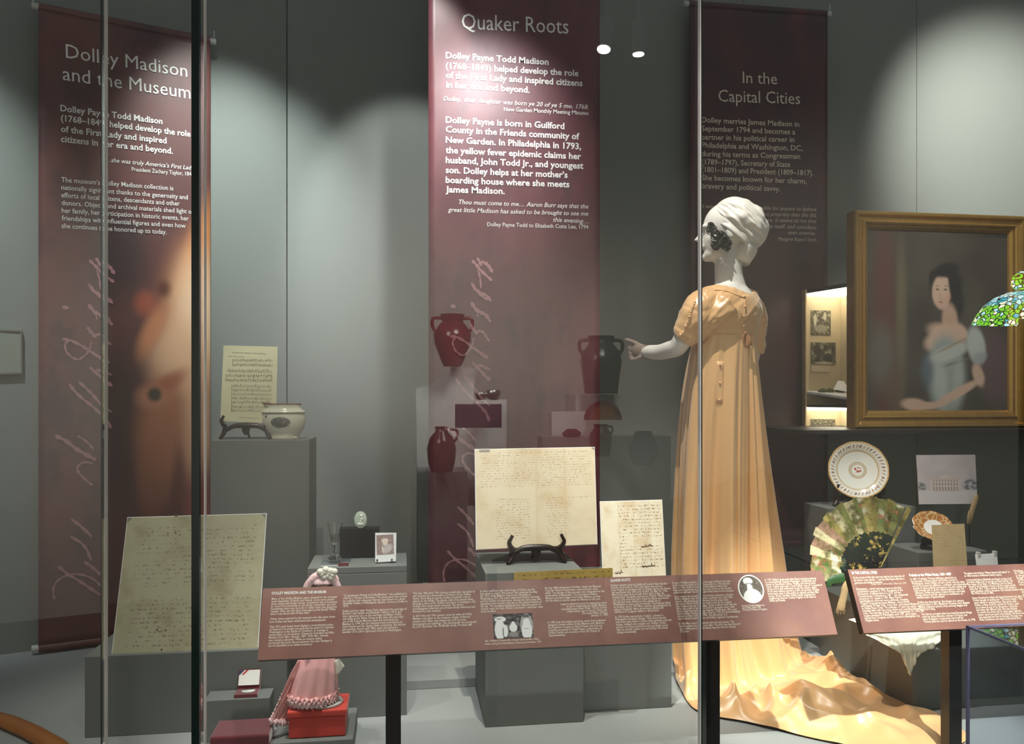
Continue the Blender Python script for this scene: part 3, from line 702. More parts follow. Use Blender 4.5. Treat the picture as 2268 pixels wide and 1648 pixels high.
pp(q2, 'Lovely hand fashion Elizabeth purchased a large set of/porcelain dishes with an orange and black border. She/ate supper off of them. The Madisons and the dishes/stayed in the President’s house until the couple moved/away after 1817. Only a number of them still remain in/good condition today in museums. She donated another to/the White House in 1865.', (2140, 1287), (2152, 1317), 2252)
pp(q2, 'Henry Dearborn’s widow did discard formerly her ideas./Dolley thought of sending her “The Paris’s needs.” They/were calling on opening letters. She wrote, with/Dolley, so they could be carried off. Please: I send/you a piece of one of my silk gowns. I used this/and many with different size. She was the first/to receive the whole and its ready again. Eighteen/others came from good new families. The house they/had separated her own at thirteen. The lady now/likely sometimes now used on the fourth floor.', (2154, 1327), (2170, 1375), 2266)
pp(q2, 'Dolley and James moved/in 1809. They entertained/a large family. There were/large evening gatherings/which were attended by/hundreds of guests who/sought the president.', (2246, 1267), (2258, 1297), 2330)
pp(q2, 'As First Lady she used her/drawing room to advance/peace between parties. On/one night in August 1814/she saved the papers.', (2261, 1308), (2269, 1330), 2345)
mbt.build('printed_credit', M_ink2, r2)
# the two pictures printed on the long rail
def photo_mat(name, blobs, base=(0.05, 0.04, 0.04), nz=0.4, hi=(0.85, 0.84, 0.82), sc=9):
    t = NT(name); uv = t.uv()
    c = t.mix(t.math('MULTIPLY', t.ramp(t.noise(uv, sc, 4), 0.45, 0.7), nz), base, hi)
    for (cx, cy, rx, ry, soft, rot, col, amt) in blobs:
        c = t.mix(t.math('MULTIPLY', t.blob(uv, cx, cy, rx, ry, soft, rot), amt), c, col)
    return t.fin(c, 0.55, spec=0.3)
WH = (0.85, 0.84, 0.82); DK = (0.03, 0.025, 0.03)
M_ph1 = photo_mat('print_three_women', [(0.16, 0.35, 0.14, 0.45, 0.85, 0, WH, 1), (0.18, 0.78, 0.16, 0.13, 0.8, 0, WH, 1), (0.30, 0.30, 0.07, 0.28, 0.8, 0, WH, 1), (0.15, 0.80, 0.08, 0.04, 0.6, 0, (0.3, 0.28, 0.26), .8), (0.24, 0.25, 0.015, 0.25, .7, 0, DK, .9),
 (0.5, 0.42, 0.11, 0.20, 0.8, 0, WH, 1), (0.5, 0.60, 0.05, 0.08, 0.8, 0, WH, 1), (0.50, 0.15, 0.16, 0.15, 0.5, 0, (0.35, 0.33, 0.3), .8), (0.84, 0.5, 0.17, 0.5, 0.9, 0, (0.55, 0.53, 0.5), .8), (0.84, 0.28, 0.14, 0.42, 0.85, 0, WH, 1), (0.84, 0.60, 0.10, 0.2, 0.8, 0, WH, 1), (0.83, 0.88, 0.12, 0.07, 0.7, 0, (0.12, 0.11, 0.11), 1), (0.83, 0.36, 0.10, 0.015, 0.5, 0, (0.2, 0.2, 0.2), .9)], nz=0.25)
M_ph2 = photo_mat('print_oval_portrait', [(0.52, 0.12, 0.42, 0.40, 0.92, 0, WH, 1), (0.46, 0.50, 0.13, 0.25, 0.85, 0, WH, 1), (0.42, 0.80, 0.22, 0.15, 0.88, 0, WH, 1), (0.44, 0.69, 0.17, 0.05, .5, 0, DK, .85), (0.44, 0.62, 0.11, 0.10, 0.8, 0, WH, 1)], base=(0.13, 0.10, 0.08), nz=0.3, hi=(0.5, 0.46, 0.42))
ph = [q1.w(*q1.st(x, y), 0.0002) for x, y in ((1094, 1415), (1182, 1411.5), (1178.5, 1357.5), (1091, 1361))]
MB().quadbox(ph, 0.0006).build('printed_photograph', M_ph1, r1)
oc = Vector(q1.st(1663, 1304.5)); rx_ = abs(q1.st(1691.5, 1304.5)[0] - oc.x); ry_ = abs(q1.st(1663, 1273)[1] - oc.y)
def disc(pl, c, rx, ry, l, n=48):
    m = MB(); m.add([pl.w(c.x + rx * cos(2 * pi * k / n), c.y + ry * sin(2 * pi * k / n), l) for k in range(n)], [tuple(range(n))], {0: [(0.5 + 0.5 * cos(2 * pi * k / n), 0.5 + 0.5 * sin(2 * pi * k / n)) for k in range(n)]}); return m
disc(q1, oc, rx_, ry_, 0.0002).build('oval_print_border', M_ink, r1, fixn=False)
disc(q1, oc, rx_ * 0.9, ry_ * 0.91, 0.0004).build('oval_printed_portrait', M_ph2, r1, fixn=False)
# ------------------------------------------------------------------ plinths
def plinth(label, x0, x1, y0, y1, z1, z0=ZD, mat=None, lid=0.0, group=None, cat='plinth'):
    root = thing('display_plinth', ((x0 + x1) / 2, (y0 + y1) / 2, z0), label, cat, group)
    m = mat or M_plinth
    if lid:
        MB().box(x0, x1, y0, y1, z0, z1 - lid - 0.0015, bev=0.0015).build('body', m, root)
        MB().box(x0, x1, y0, y1, z1 - lid, z1, bev=0.0012).build('top_board', m, root)
        MB().box(x0 + 0.004, x1 - 0.004, y0 + 0.004, y1 - 0.004, z1 - lid - 0.0015, z1 - lid).build('joint', M_rod, root)
    else:
        MB().box(x0, x1, y0, y1, z0, z1, bev=0.002).build('body', m, root)
    return root
plinth('low wide grey plinth at the left, under the large handwritten document', -0.873, -0.325, 2.346, 2.60, 0.727)
plinth('grey plinth carrying the small glass and the photograph card, behind the doll', -0.272, 0.0174, 2.382, 2.58, 0.947, lid=0.018)
plinth('grey plinth in the middle, under the dark easel of the large certificate', 0.240, 0.529, 2.26, 2.565, 0.944)
plinth('grey plinth directly right of the certificate plinth, set slightly back', 0.531, 0.8216, 2.329, 2.57, 0.885)
plinth('tall grey plinth under the music sheet and the cream bowl', -0.684, -0.336, 3.0, 3.25, 1.293)
plinth('grey plinth under the round plate, behind the fan', 1.572, 1.93, 2.745, 2.92, 1.036)
plinth('broad grey plinth at the right, behind the train, under the folding fan', 1.535, 2.35, 2.203, 2.742, 0.747)
plinth('small grey block on the right plinth, under the gold shell dish', 1.80, 2.066, 2.55, 2.73, 0.904, z0=0.748, cat='block')
plinth('low grey slab on the deck under the red box', -0.335, -0.125, 2.12, 2.335, 0.55, cat='slab')
plinth('small grey block on the deck under the open medal case', -0.535, -0.36, 2.262, 2.335, 0.618, cat='block')

# ------------------------------------------------------------------ sheets of paper
def sheet(name, quad, Yb, Yt, mat, label, cat, thick=0.002, stand=None, group=None, mount=None):
    """quad: picture positions bl, br, tr, tl"""
    c = [onY(*quad[0], Yb), onY(*quad[1], Yb), onY(*quad[2], Yt), onY(*quad[3], Yt)]
    c[2] = onplane(*quad[2], c[0], (c[1] - c[0]).cross(c[3] - c[0]).normalized())
    root = thing(name, (c[0] + c[1]) / 2, label, cat, group)
    MB().quadbox(c, thick).build('sheet', mat, root)
    if mount:
        n = (c[1] - c[0]).cross(c[3] - c[0]).normalized()
        e = 0.003
        ctr = sum(c, Vector()) / 4
        cc = [p + (p - ctr).normalized() * e - n * (thick + 0.0004) for p in c]
        MB().quadbox(cc, 0.003).build('mount_board', M_paperwhite, root)
    return root, c
def corners(root, c, which, sz=0.012):
    n = (c[1] - c[0]).cross(c[3] - c[0]).normalized()
    for k in which:
        p = c[k]; a = (c[(k + 1) % 4] - p).normalized(); b = (c[(k - 1) % 4] - p).normalized()
        t = [p, p + a * sz, p + b * sz]
        MB().add([q + n * 0.001 for q in t] + [q - n * 0.003 for q in t], [(0, 1, 2), (5, 4, 3), (0, 3, 4, 1), (1, 4, 5, 2), (2, 5, 3, 0)]).build('corner_clip', M_silver, root)

M_doc1 = paper('paper_olive_deed', (0.43, 0.40, 0.27), (0.30, 0.26, 0.15), (0.06, 0.05, 0.03), 31, 0.52, (0.09, 0.94, 0.04, 0.92), 0.50, 60, cols=[(0.05, 0.42, 0.66, 0.72), (0.02, 0.98, 0.40, 0.47)])
M_doc2 = paper('paper_certificate', (0.74, 0.63, 0.46), (0.62, 0.46, 0.27), (0.24, 0.14, 0.07), 38, 0.58, (0.04, 0.97, 0.08, 0.97), 0.55, 90, fold=(0.5, 0.74), cols=[(0.02, 0.98, 0.50, 0.60), (0.44, 0.58, 0.08, 0.50), (0.02, 0.16, 0.08, 0.50), (0.78, 0.98, 0.08, 0.48)])
M_doc3 = paper('paper_letter', (0.78, 0.70, 0.55), (0.62, 0.45, 0.26), (0.20, 0.10, 0.04), 24, 0.62, (0.28, 0.97, 0.16, 0.96), 0.75, 50, fold=(0.28, 0.52, 0.78), cols=[(0.4, 0.98, 0.44, 0.55)])
M_doc4 = paper('paper_strip', (0.42, 0.29, 0.075), (0.30, 0.18, 0.05), (0.08, 0.04, 0.02), 5, 0.70, (0.04, 0.97, 0.1, 0.90), 0.8, 34)
M_doc5 = paper('paper_tan_letter', (0.60, 0.44, 0.24), (0.52, 0.36, 0.18), (0.20, 0.13, 0.06), 26, 0.5, (0.08, 0.92, 0.08, 0.92), 0.35, 50)
M_music = plain('music_paper', (0.56, 0.52, 0.33), 0.6, var=0.05, sc=20)

r, c = sheet('handwritten_document', [(248, 1449), (570, 1438), (589, 1138), (283, 1147)], 2.36, 2.475, M_doc1, 'large olive-tan handwritten deed leaning upright at the left, on the low plinth', 'document', mount=True)
corners(r, c, (2, 3))
# two pairs of small dark holes along the fold of the deed
pd = Plane(c[0], c[1] - c[0], c[3] - c[0], 0.0006); mb = MB()
for px_, py_, rr in ((372, 1181, 1.9), (389, 1180, 2.2), (348, 1395, 2.2), (367, 1396, 2.0), (525, 1375, 1.6), (490, 1224, 1.5), (390, 1142, 3.2), (358, 1439, 2.0)):
    a = pd.st(px_, py_); mb.add([pd.w(a[0] + rr * 0.0013 * cos(k * pi / 4), a[1] + rr * 0.0013 * sin(k * pi / 4)) for k in range(8)], [tuple(range(8))])
mb.build('ink_spots', M_brownink, r)

r, c = sheet('marriage_certificate', [(1056, 1217), (1322, 1205), (1316, 991), (1053, 996)], 2.375, 2.43, M_doc2, 'large cream handwritten certificate standing on a dark easel in the middle', 'document', mount=True)
corners(r, c, (2,), 0.008)
MB().quadbox([c[3].lerp(c[2], 0.03) + Vector((0, -0.003, -0.004)), c[3].lerp(c[2], 0.12) + Vector((0, -0.003, -0.004)), c[3].lerp(c[2], 0.12) + Vector((0, -0.003, 0.003)), c[3].lerp(c[2], 0.03) + Vector((0, -0.003, 0.003))], 0.006).build('clear_clip', M_silver, r)
cert = c
r, c = sheet('handwritten_letter', [(1337, 1294), (1475, 1288), (1466, 1108), (1330, 1112)], 2.362, 2.43, M_doc3, 'upright cream letter with a signature, right of the large certificate', 'document', mount=True)
pd = Plane(c[0], c[1] - c[0], c[3] - c[0], 0.0006); mb = MB()
random.seed(5)
def scrawl(mb, pl, x0, y0, x1, y1, amp, n, wd):
    a = Vector(pl.st(x0, y0)); b = Vector(pl.st(x1, y1)); k = (b - a).length / max(1, abs(x1 - x0))
    q = []
    for i in range(n * 3):
        t = i / (n * 3 - 1); h = amp * (random.random() * (1.0 if i % 3 == 1 else 0.35)) * (1 if i % 2 else -0.4)
        q.append(Vector((a.x + (b.x - a.x) * t, a.y + (b.y - a.y) * t + h * k, 0)))
    q = catmull(q, n * 12); L = []; R = []
    for i in range(len(q)):
        t = (q[min(i + 1, len(q) - 1)] - q[max(i - 1, 0)]).normalized(); e = Vector((-t.y, t.x, 0)) * wd * k * (0.6 + 0.5 * abs(sin(i * 0.7)))
        L.append(q[i] + e); R.append(q[i] - e)
    m = len(q)
    mb.add([pl.w(v.x, v.y) for v in L + R], [(i, i + 1, m + i + 1, m + i) for i in range(m - 1)])
scrawl(mb, pd, 1422, 1256, 1451, 1252, 5, 9, 0.7); scrawl(mb, pd, 1362, 1270, 1380, 1268, 7, 6, 0.5); scrawl(mb, pd, 1420, 1212, 1445, 1208, 4, 6, 0.7)
mb.build('signature', M_brownink, r)
r, c = sheet('paper_strip', [(1138, 1330), (1357, 1321), (1357, 1258), (1138, 1268)], 2.245, 2.252, M_doc4, 'ochre strip of old paper with handwriting, behind the text rail below the certificate', 'document')
r, c = sheet('short_letter', [(2071, 1336), (2148, 1331), (2136, 1160), (2064, 1163)], 2.42, 2.50, M_doc5, 'small plain tan letter leaning in front of the gold shell dish', 'document')
# music sheet with real staves
r, c = sheet('music_sheet', [(488, 933), (611, 938), (615, 768), (495, 765)], 3.06, 3.13, M_music, 'printed sheet of music on a dark easel, on the tall plinth', 'sheet music')
pd = Plane(c[0], c[1] - c[0], c[3] - c[0], 0.0006); mb = MB(); mt = MB()
def seg(mb, pl, x0, y0, x1, y1, h=0.35):
    a = Vector(pl.st(x0, y0)); b = Vector(pl.st(x1, y1)); e = Vector((-(b - a).y, (b - a).x)).normalized() * 0.0017 * h
    mb.add([pl.w(*(a - e)), pl.w(*(b - e)), pl.w(*(b + e)), pl.w(*(a + e))], [(0, 1, 2, 3)])
random.seed(11)
for yy, xa, xb in ((798, 516, 604), (808, 516, 604), (822, 502, 603), (832, 500, 603), (842, 499, 603), (855, 515, 602), (864, 515, 602), (873, 515, 602), (882, 514, 602), (891, 514, 601), (901, 513, 601), (909, 512, 585)):
    for k in range(5): seg(mb, pd, xa, yy - 2.4 + k * 1.2, xb, yy - 1.8 + k * 1.2 + 1.2, 0.09)
    x = xa + 3; dens = 0.85 if yy < 850 else 0.28
    while x < xb - 4:
        if random.random() < dens or x < xa + 8:
            y0 = yy + random.uniform(-2.5, 2.5); seg(mb, pd, x, y0, x + 2.0, y0, 0.55); seg(mb, pd, x + 1.9, y0, x + 2.0, y0 - 5, 0.16)
        x += random.uniform(3.5, 7)
for x, ya, yb in ((515.5, 796, 811), (500, 829, 845), (562, 830, 844), (602, 830, 844), (513.5, 853, 912)): seg(mb, pd, x, ya, x - (0.8 if yb - ya > 30 else 0), yb, 0.35)
lines(mt, pd, [('A Quakeress Writes to Dolly Madison', 514, 782, 590, 785, 2.6), ('Harvey Gaul', 505, 790, 540, 791, 2), ('J. Fischer & Brothers', 528, 926, 572, 927, 1.8)])
mt.v and mb.add(mt.v, mt.f)
mb.build('printed_music', M_blackink, r)
# White House photograph on a clear stand
def house_mat():
    t = NT('print_snowy_mansion'); uv = t.uv(); x, y, _ = t.sep(uv)
    c = t.mix(t.ramp(t.noise(uv, 3, 4), 0.3, 0.7), (0.48, 0.41, 0.44), (0.56, 0.48, 0.50))
    def rect(x0, x1, y0, y1): return t.math('MULTIPLY', t.math('MULTIPLY', t.math('GREATER_THAN', x, x0), t.math('LESS_THAN', x, x1)), t.math('MULTIPLY', t.math('GREATER_THAN', y, y0), t.math('LESS_THAN', y, y1)))
    nz = t.ramp(t.noise(uv, 14, 4), 0.35, 0.55)
    c = t.mix(t.math('MULTIPLY', t.blob(uv, 0.9, 0.38, 0.16, 0.15, 0.6), nz), c, (0.13, 0.15, 0.17))
    c = t.mix(t.math('MULTIPLY', t.blob(uv, 0.05, 0.35, 0.10, 0.11, 0.6), nz), c, (0.16, 0.18, 0.19))
    c = t.mix(rect(0.0, 1.0, 0.0, 0.28), c, (0.60, 0.55, 0.57))
    c = t.mix(rect(0.20, 0.72, 0.27, 0.52), c, (0.62, 0.50, 0.48))
    c = t.mix(t.math('MULTIPLY', t.blob(uv, 0.46, 0.50, 0.13, 0.09, 0.9), 1.0), c, (0.62, 0.50, 0.48))
    c = t.mix(t.math('MULTIPLY', rect(0.20, 0.72, 0.50, 0.515), 0.6), c, (0.35, 0.25, 0.25))
    wx = t.math('LESS_THAN', t.math('FRACT', t.math('MULTIPLY', x, 20.0)), 0.42)
    for y0, y1 in ((0.29, 0.345), (0.375, 0.425), (0.45, 0.485)):
        c = t.mix(t.math('MULTIPLY', t.math('MULTIPLY', rect(0.25, 0.70, y0, y1), wx), 0.8), c, (0.20, 0.15, 0.16))
    c = t.mix(t.math('MULTIPLY', rect(0.25, 0.70, 0.265, 0.28), 0.6), c, (0.28, 0.10, 0.10))
    return t.fin(c, 0.4)
r, c = sheet('photograph_print', [(2036, 1117), (2165, 1116), (2160, 1007), (2030, 1008)], 2.66, 2.69, house_mat(), 'lilac-toned photograph of a white mansion in snow, on a clear stand', 'photograph', 0.003)
bz = 0.9055
f0 = onY(2072, 1117, 2.665); f1 = onY(2140, 1117, 2.665)
MB().quadbox([Vector((f0.x, 2.668, bz)), Vector((f1.x, 2.668, bz)), Vector((f1.x, 2.668, f1.z + 0.05)), Vector((f0.x, 2.668, f0.z + 0.05))], 0.004, uv=False).build('clear_stand', M_acryl, r)
MB().box(f0.x, f1.x, 2.62, 2.71, bz - 0.001, bz + 0.003).build('stand_base', M_acryl, r)

# ------------------------------------------------------------------ dark wooden easels
def easel(label, cx, cy, z, w, h, hook=0.03, top=0.0):
    """w = distance between the two front arms, z = level it stands on, h = height of the ledge"""
    root = thing('easel', (cx, cy, z), label, 'easel')
    for s in (-1, 1):
        x = cx + s * w / 2
        pts = [(x + s * 0.014, cy - 0.028, z + 0.003), (x + s * 0.008, cy - 0.024, z + 0.010), (x + s * 0.000, cy - 0.018, z + h * 0.45), (x - s * 0.004, cy - 0.016, z + h * 0.85),
               (x + s * 0.002, cy - 0.022, z + h), (x + s * 0.008, cy - 0.028, z + h + hook * 0.45), (x + s * 0.002, cy - 0.030, z + h + hook * 0.85), (x - s * 0.002, cy - 0.030, z + h + hook * 1.1)]
        k = w / 0.16
        MB().tube(catmull(pts, 26), [0.0068 * (0.70 + 0.55 * sin(pi * min(1, i / 20))) for i in range(26)], 10, flat=1.3).build('front_arm', M_wood, root, smooth=True)
    # curved cross piece with a drop in the middle
    pts = [(cx - w / 2 + 0.002, cy - 0.016, z + h * 0.55), (cx - w * 0.30, cy - 0.014, z + h * 0.86), (cx - w * 0.14, cy - 0.014, z + h * 0.92), (cx, cy - 0.014, z + h * 0.92), (cx + w * 0.14, cy - 0.014, z + h * 0.92), (cx + w * 0.30, cy - 0.014, z + h * 0.86), (cx + w / 2 - 0.002, cy - 0.016, z + h * 0.55)]
    MB().tube(catmull(pts, 25), [0.0070 + 0.004 * sin(pi * i / 24) for i in range(25)], 10, side=(0, 1, 0)).build('cross_piece', M_wood, root, smooth=True)
    MB().tube([(cx, cy - 0.014, z + h * 0.9), (cx, cy - 0.014, z + h * 0.5), (cx, cy - 0.014, z + h * 0.28)], [0.017, 0.013, 0.005], 14, flat=0.4, side=(1, 0, 0)).build('centre_drop', M_wood, root, smooth=True)
    MB().tube([(cx, cy - 0.010, z + h * 0.6), (cx, cy + 0.02, z + 0.02 + h * 0.2), (cx, cy + 0.055, z + 0.004)], [0.005, 0.005, 0.004], 8).build('rear_leg', M_wood, root, smooth=True)
    MB().tube([(cx, cy + 0.006, z + h * 0.7), (cx, cy + 0.006 + top * 0.25, z + h + top)], [0.006, 0.005], 8).build('back_rest', M_wood, root, smooth=True)
    return root
def at(px, py, Y): return onY(px, py, Y)
a = at(1133, 1247, 2.37); b = at(1243, 1243, 2.37)
easel('dark wooden easel holding the large certificate on the middle plinth', (a.x + b.x) / 2, 2.392, 0.944, (b.x - a.x), 0.052, 0.034, 0.10)
a = at(496, 950, 3.06); b = at(592, 955, 3.06)
easel('dark wooden easel holding the sheet of music on the tall plinth', (a.x + b.x) / 2, 3.078, 1.293, (b.x - a.x), 0.056, 0.03, 0.08)
a = at(1850, 1100, 2.80); b = at(1957, 1098, 2.80)
easel('dark wooden easel holding the round gilt-edged plate', (a.x + b.x) / 2, 2.825, 1.036, (b.x - a.x) * 0.92, 0.040, 0.040, 0.05)
a = at(2046, 1200, 2.62); b = at(2096, 1200, 2.62)
easel('small dark easel under the gold shell dish', (a.x + b.x) / 2, 2.64, 0.904, (b.x - a.x), 0.022, 0.016, 0.02)

# ------------------------------------------------------------------ plates and bowl
def plate_mat(name, stops, motif=None):
    t = NT(name); o = t.obj(); x, y, z = t.sep(o)
    r = t.math('SQRT', t.math('ADD', t.math('MULTIPLY', x, x), t.math('MULTIPLY', y, y)))
    ang = t.math('ARCTAN2', y, x)
    c = t.mix(0.0, (0.80, 0.79, 0.74), (0, 0, 0))
    for a, b, col, amt in stops:
        f = t.math('MULTIPLY', t.math('GREATER_THAN', r, a), t.math('LESS_THAN', r, b))
        c = t.mix(t.math('MULTIPLY', f, amt), c, col)
    if motif:
        a, b, n, col = motif
        f = t.math('MULTIPLY', t.ramp(r, a, a + 0.006), t.math('SUBTRACT', 1.0, t.ramp(r, b - 0.006, b)))
        wv = t.math('SINE', t.math('ADD', t.math('MULTIPLY', ang, float(n)), t.math('MULTIPLY', r, 160.0)))
        nz = t.noise(t.scale(o, 90), 1, 3)
        c = t.mix(t.math('MULTIPLY', t.math('MULTIPLY', f, t.math('GREATER_THAN', t.math('ADD', wv, t.math('MULTIPLY', t.math('SUBTRACT', nz, 0.5), 3.0)), 0.25)), 0.85), c, col)
        dots = t.math('GREATER_THAN', t.math('SINE', t.math('MULTIPLY', ang, 14.0)), 0.97)
        fm = t.math('MULTIPLY', t.math('GREATER_THAN', r, (a + b) / 2 - 0.004), t.math('LESS_THAN', r, (a + b) / 2 + 0.004))
        c = t.mix(t.math('MULTIPLY', dots, fm), c, (0.10, 0.04, 0.08))
    nz = t.noise(t.scale(o, 55), 2.0, 2)
    fl = t.math('MULTIPLY', t.math('LESS_THAN', r, 0.013), t.math('GREATER_THAN', nz, 0.52))
    if motif: c = t.mix(fl, c, (0.42, 0.05, 0.03))
    return t.fin(c, 0.16, spec=0.6)
pc_ = at(1899.5, 1041.5, 2.79); R_ = 0.1075
root = thing('dinner_plate', pc_, 'round white plate with a gilt and patterned rim, on an easel', 'plate', rz=0.0)
root.rotation_euler = (radians(78), 0, radians(-20))
mp = plate_mat('sevres_style_glaze', [(R_ * 0.955, 1, (0.62, 0.38, 0.14), 0.95), (R_ * 0.665, R_ * 0.70, (0.55, 0.36, 0.14), 0.9), (R_ * 0.72, R_ * 0.735, (0.55, 0.36, 0.14), 0.8), (R_ * 0.27, R_ * 0.30, (0.45, 0.32, 0.16), 0.8), (R_ * 0.20, R_ * 0.225, (0.45, 0.30, 0.14), 0.8), (R_ * 0.225, R_ * 0.27, (0.55, 0.48, 0.36), 0.8)], (R_ * 0.76, R_ * 0.93, 44, (0.40, 0.22, 0.12)))
prof = [(0.0005, -0.004), (R_ * 0.55, -0.004), (R_ * 0.62, -0.002), (R_, 0.012), (R_ * 1.002, 0.0135), (R_ * 0.99, 0.0145), (R_ * 0.71, 0.004), (R_ * 0.66, 0.0), (0.0005, 0.0)]
m = MB(); n = 96
rings = [[Vector((rr * (1 + (0.012 * abs(sin(6 * 2 * pi * k / n)) if rr > R_ * 0.9 else 0)) * cos(2 * pi * k / n), rr * (1 + (0.012 * abs(sin(6 * 2 * pi * k / n)) if rr > R_ * 0.9 else 0)) * sin(2 * pi * k / n), zz)) for k in range(n)] for rr, zz in prof]
m.loft(rings)
me_o = m
def build_local(mb, name, mat, parent, smooth=True):
    me = bpy.data.meshes.new(name); me.from_pydata(mb.v, [], mb.f)
    bm = bmesh.new(); bm.from_mesh(me); bmesh.ops.recalc_face_normals(bm, faces=bm.faces[:]); bm.to_mesh(me); bm.free()
    if smooth:
        for p in me.polygons: p.use_smooth = True
        try: me.set_sharp_from_angle(angle=radians(45))
        except Exception: pass
    me.materials.append(mat); o = bpy.data.objects.new(name, me); COL.objects.link(o); o.parent = parent; return o
build_local(me_o, 'porcelain', mp, root)
# shell dish, orange-gold with a white eye, tilted back
def shell_mat():
    t = NT('gold_shell_glaze'); o = t.obj(); x, y, z = t.sep(o)
    v = t.n('ShaderNodeTexVoronoi', feature='DISTANCE_TO_EDGE'); t.link(o, v.inputs['Vector']); v.inputs['Scale'].default_value = 55
    c = t.mix(t.ramp(v.outputs[0], 0.02, 0.09), (0.70, 0.52, 0.30), (0.42, 0.17, 0.035))
    c = t.mix(t.blob(o, 0.006, 0.0, 0.034, 0.034, 0.9), c, (0.84, 0.83, 0.80))
    c = t.mix(t.blob(o, 0.008, 0.0, 0.006, 0.006, 0.7), c, (0.30, 0.15, 0.10))
    return t.fin(c, 0.15, spec=0.7)
sc = at(2064, 1168, 2.60)
root = thing('shell_dish', sc, 'small scalloped orange and gold dish with a white centre, tipped on an easel', 'dish')
root.rotation_euler = (radians(48), radians(8), radians(-28))
m = MB(); n = 96; rings = []
for rr, zz in ((0.0005, -0.004), (0.035, -0.003), (0.066, 0.012), (0.0675, 0.0135), (0.064, 0.0145), (0.036, 0.001), (0.0005, 0.0)):
    ring = []
    for k in range(n):
        a = 2 * pi * k / n; q = 1 + (0.045 * abs(sin(a * 5)) - 0.03 if rr > 0.05 else 0)
        notch = 0.10 * math.exp(-((a - pi * 1.06) / 0.10) ** 2) if rr > 0.05 else 0
        ring.append(Vector((rr * (q - notch) * cos(a), rr * (q - notch) * sin(a) * 0.9, zz)))
    rings.append(ring)
m.loft(rings); build_local(m, 'porcelain', shell_mat(), root)

def bowl_mat():
    t = NT('cream_lustre_glaze'); o = t.obj(); x, y, z = t.sep(o)
    c = t.mix(t.ramp(t.noise(o, 9, 3), 0.3, 0.7), (0.62, 0.60, 0.46), (0.70, 0.68, 0.54))
    nz = t.noise(t.scale(o, 1, 1, 0.8), 150, 5, 0.75)
    front = t.math('LESS_THAN', y, -0.03)
    v = t.comb(x, z); f = t.math('MULTIPLY', t.blob(v, -0.004, 0.063, 0.040, 0.022, 0.8), t.ramp(nz, 0.34, 0.44))
    base = t.blob(v, -0.004, 0.046, 0.040, 0.007, 0.7)
    f = t.math('MAXIMUM', f, t.math('MULTIPLY', base, t.ramp(nz, 0.45, 0.6)))
    c = t.mix(t.math('MULTIPLY', t.math('MULTIPLY', f, front), 0.92), c, (0.03, 0.035, 0.03))
    c = t.mix(t.math('MULTIPLY', t.math('MULTIPLY', t.math('GREATER_THAN', z, 0.0975), t.math('LESS_THAN', z, 0.1005)), 0.75), c, (0.24, 0.14, 0.07))
    c = t.mix(t.math('GREATER_THAN', z, 0.1285), c, (0.30, 0.09, 0.05))
    return t.fin(c, 0.2, spec=0.6)
bc = Vector((at(628, 972, 3.08).x, 3.085, 1.2935))
root = thing('lustre_bowl', bc, 'cream oval ceramic bowl with a black landscape print, beside the music sheet', 'bowl')
pr_ = [(0.0005, 0.0), (0.058, 0.0), (0.061, 0.004), (0.058, 0.012), (0.064, 0.022), (0.075, 0.040), (0.081, 0.062), (0.080, 0.085), (0.076, 0.096), (0.082, 0.099), (0.081, 0.103), (0.070, 0.109), (0.063, 0.118), (0.064, 0.129), (0.066, 0.1325), (0.062, 0.1325), (0.059, 0.118), (0.066, 0.104), (0.074, 0.085), (0.074, 0.05), (0.05, 0.012), (0.0005, 0.010)]
m = MB(); n = 72; rings = []
for rr, zz in pr_:
    ring = []
    for k in range(n):
        a = 2 * pi * k / n; lift = 0.006 * max(0, -cos(a)) ** 3 if zz > 0.125 else 0; out = 0.012 * max(0, -cos(a)) ** 6 if zz > 0.125 else 0
        sc_ = 0.0012 * sin(a * 34) if 0.002 < zz < 0.013 and rr > 0.05 else 0
        ring.append(Vector(((rr + sc_) * 1.0 * cos(a) - out, (rr + sc_) * 0.74 * sin(a), zz + lift)))
    rings.append(ring)
m.loft(rings); build_local(m, 'bowl_body', bowl_mat(), root)

# ------------------------------------------------------------------ cordial glass, card, cameo
g = at(741, 1240, 2.44); zt = 0.9475
a = at(712, 1240, 2.42).x; b = at(776, 1240, 2.42).x
t_ = thing('acrylic_block', ((a + b) / 2, 2.44, zt), 'clear acrylic block under the small cordial glass', 'block')
MB().box(a, b, 2.405, 2.485, zt, zt + 0.012, bev=0.001).build('slab', M_acryl, t_)
MB().quadbox([Vector((a, 2.404, zt)), Vector((b, 2.404, zt)), Vector((b, 2.404, zt + 0.0022)), Vector((a, 2.404, zt + 0.0022))], 0.001, uv=False).build('polished_edge', M_glasslight, t_)
MB().box(b - 0.034, b - 0.003, 2.399, 2.4035, zt, zt + 0.009).build('small_number_tab', M_velvet, t_)
root = thing('cordial_glass', (g.x, 2.45, zt + 0.0125), 'small clear conical cordial glass on the plinth left of the photograph card', 'glass')
pr_ = [(0.0005, 0.0), (0.018, 0.0), (0.0185, 0.004), (0.013, 0.010), (0.0055, 0.018), (0.0045, 0.028), (0.0075, 0.036), (0.010, 0.052), (0.016, 0.080), (0.0225, 0.108), (0.0215, 0.108), (0.0145, 0.080), (0.0082, 0.052), (0.005, 0.044), (0.0005, 0.042)]
m = MB(); rings = [[Vector((rr * (1 + (0.10 if k % 2 else 0) * (1 if zz < 0.055 else 0)) * cos(2 * pi * k / 24), rr * (1 + (0.10 if k % 2 else 0) * (1 if zz < 0.055 else 0)) * sin(2 * pi * k / 24), zz)) for k in range(24)] for rr, zz in pr_]
m.loft(rings); build_local(m, 'glass_body', M_crystal, root, smooth=False)
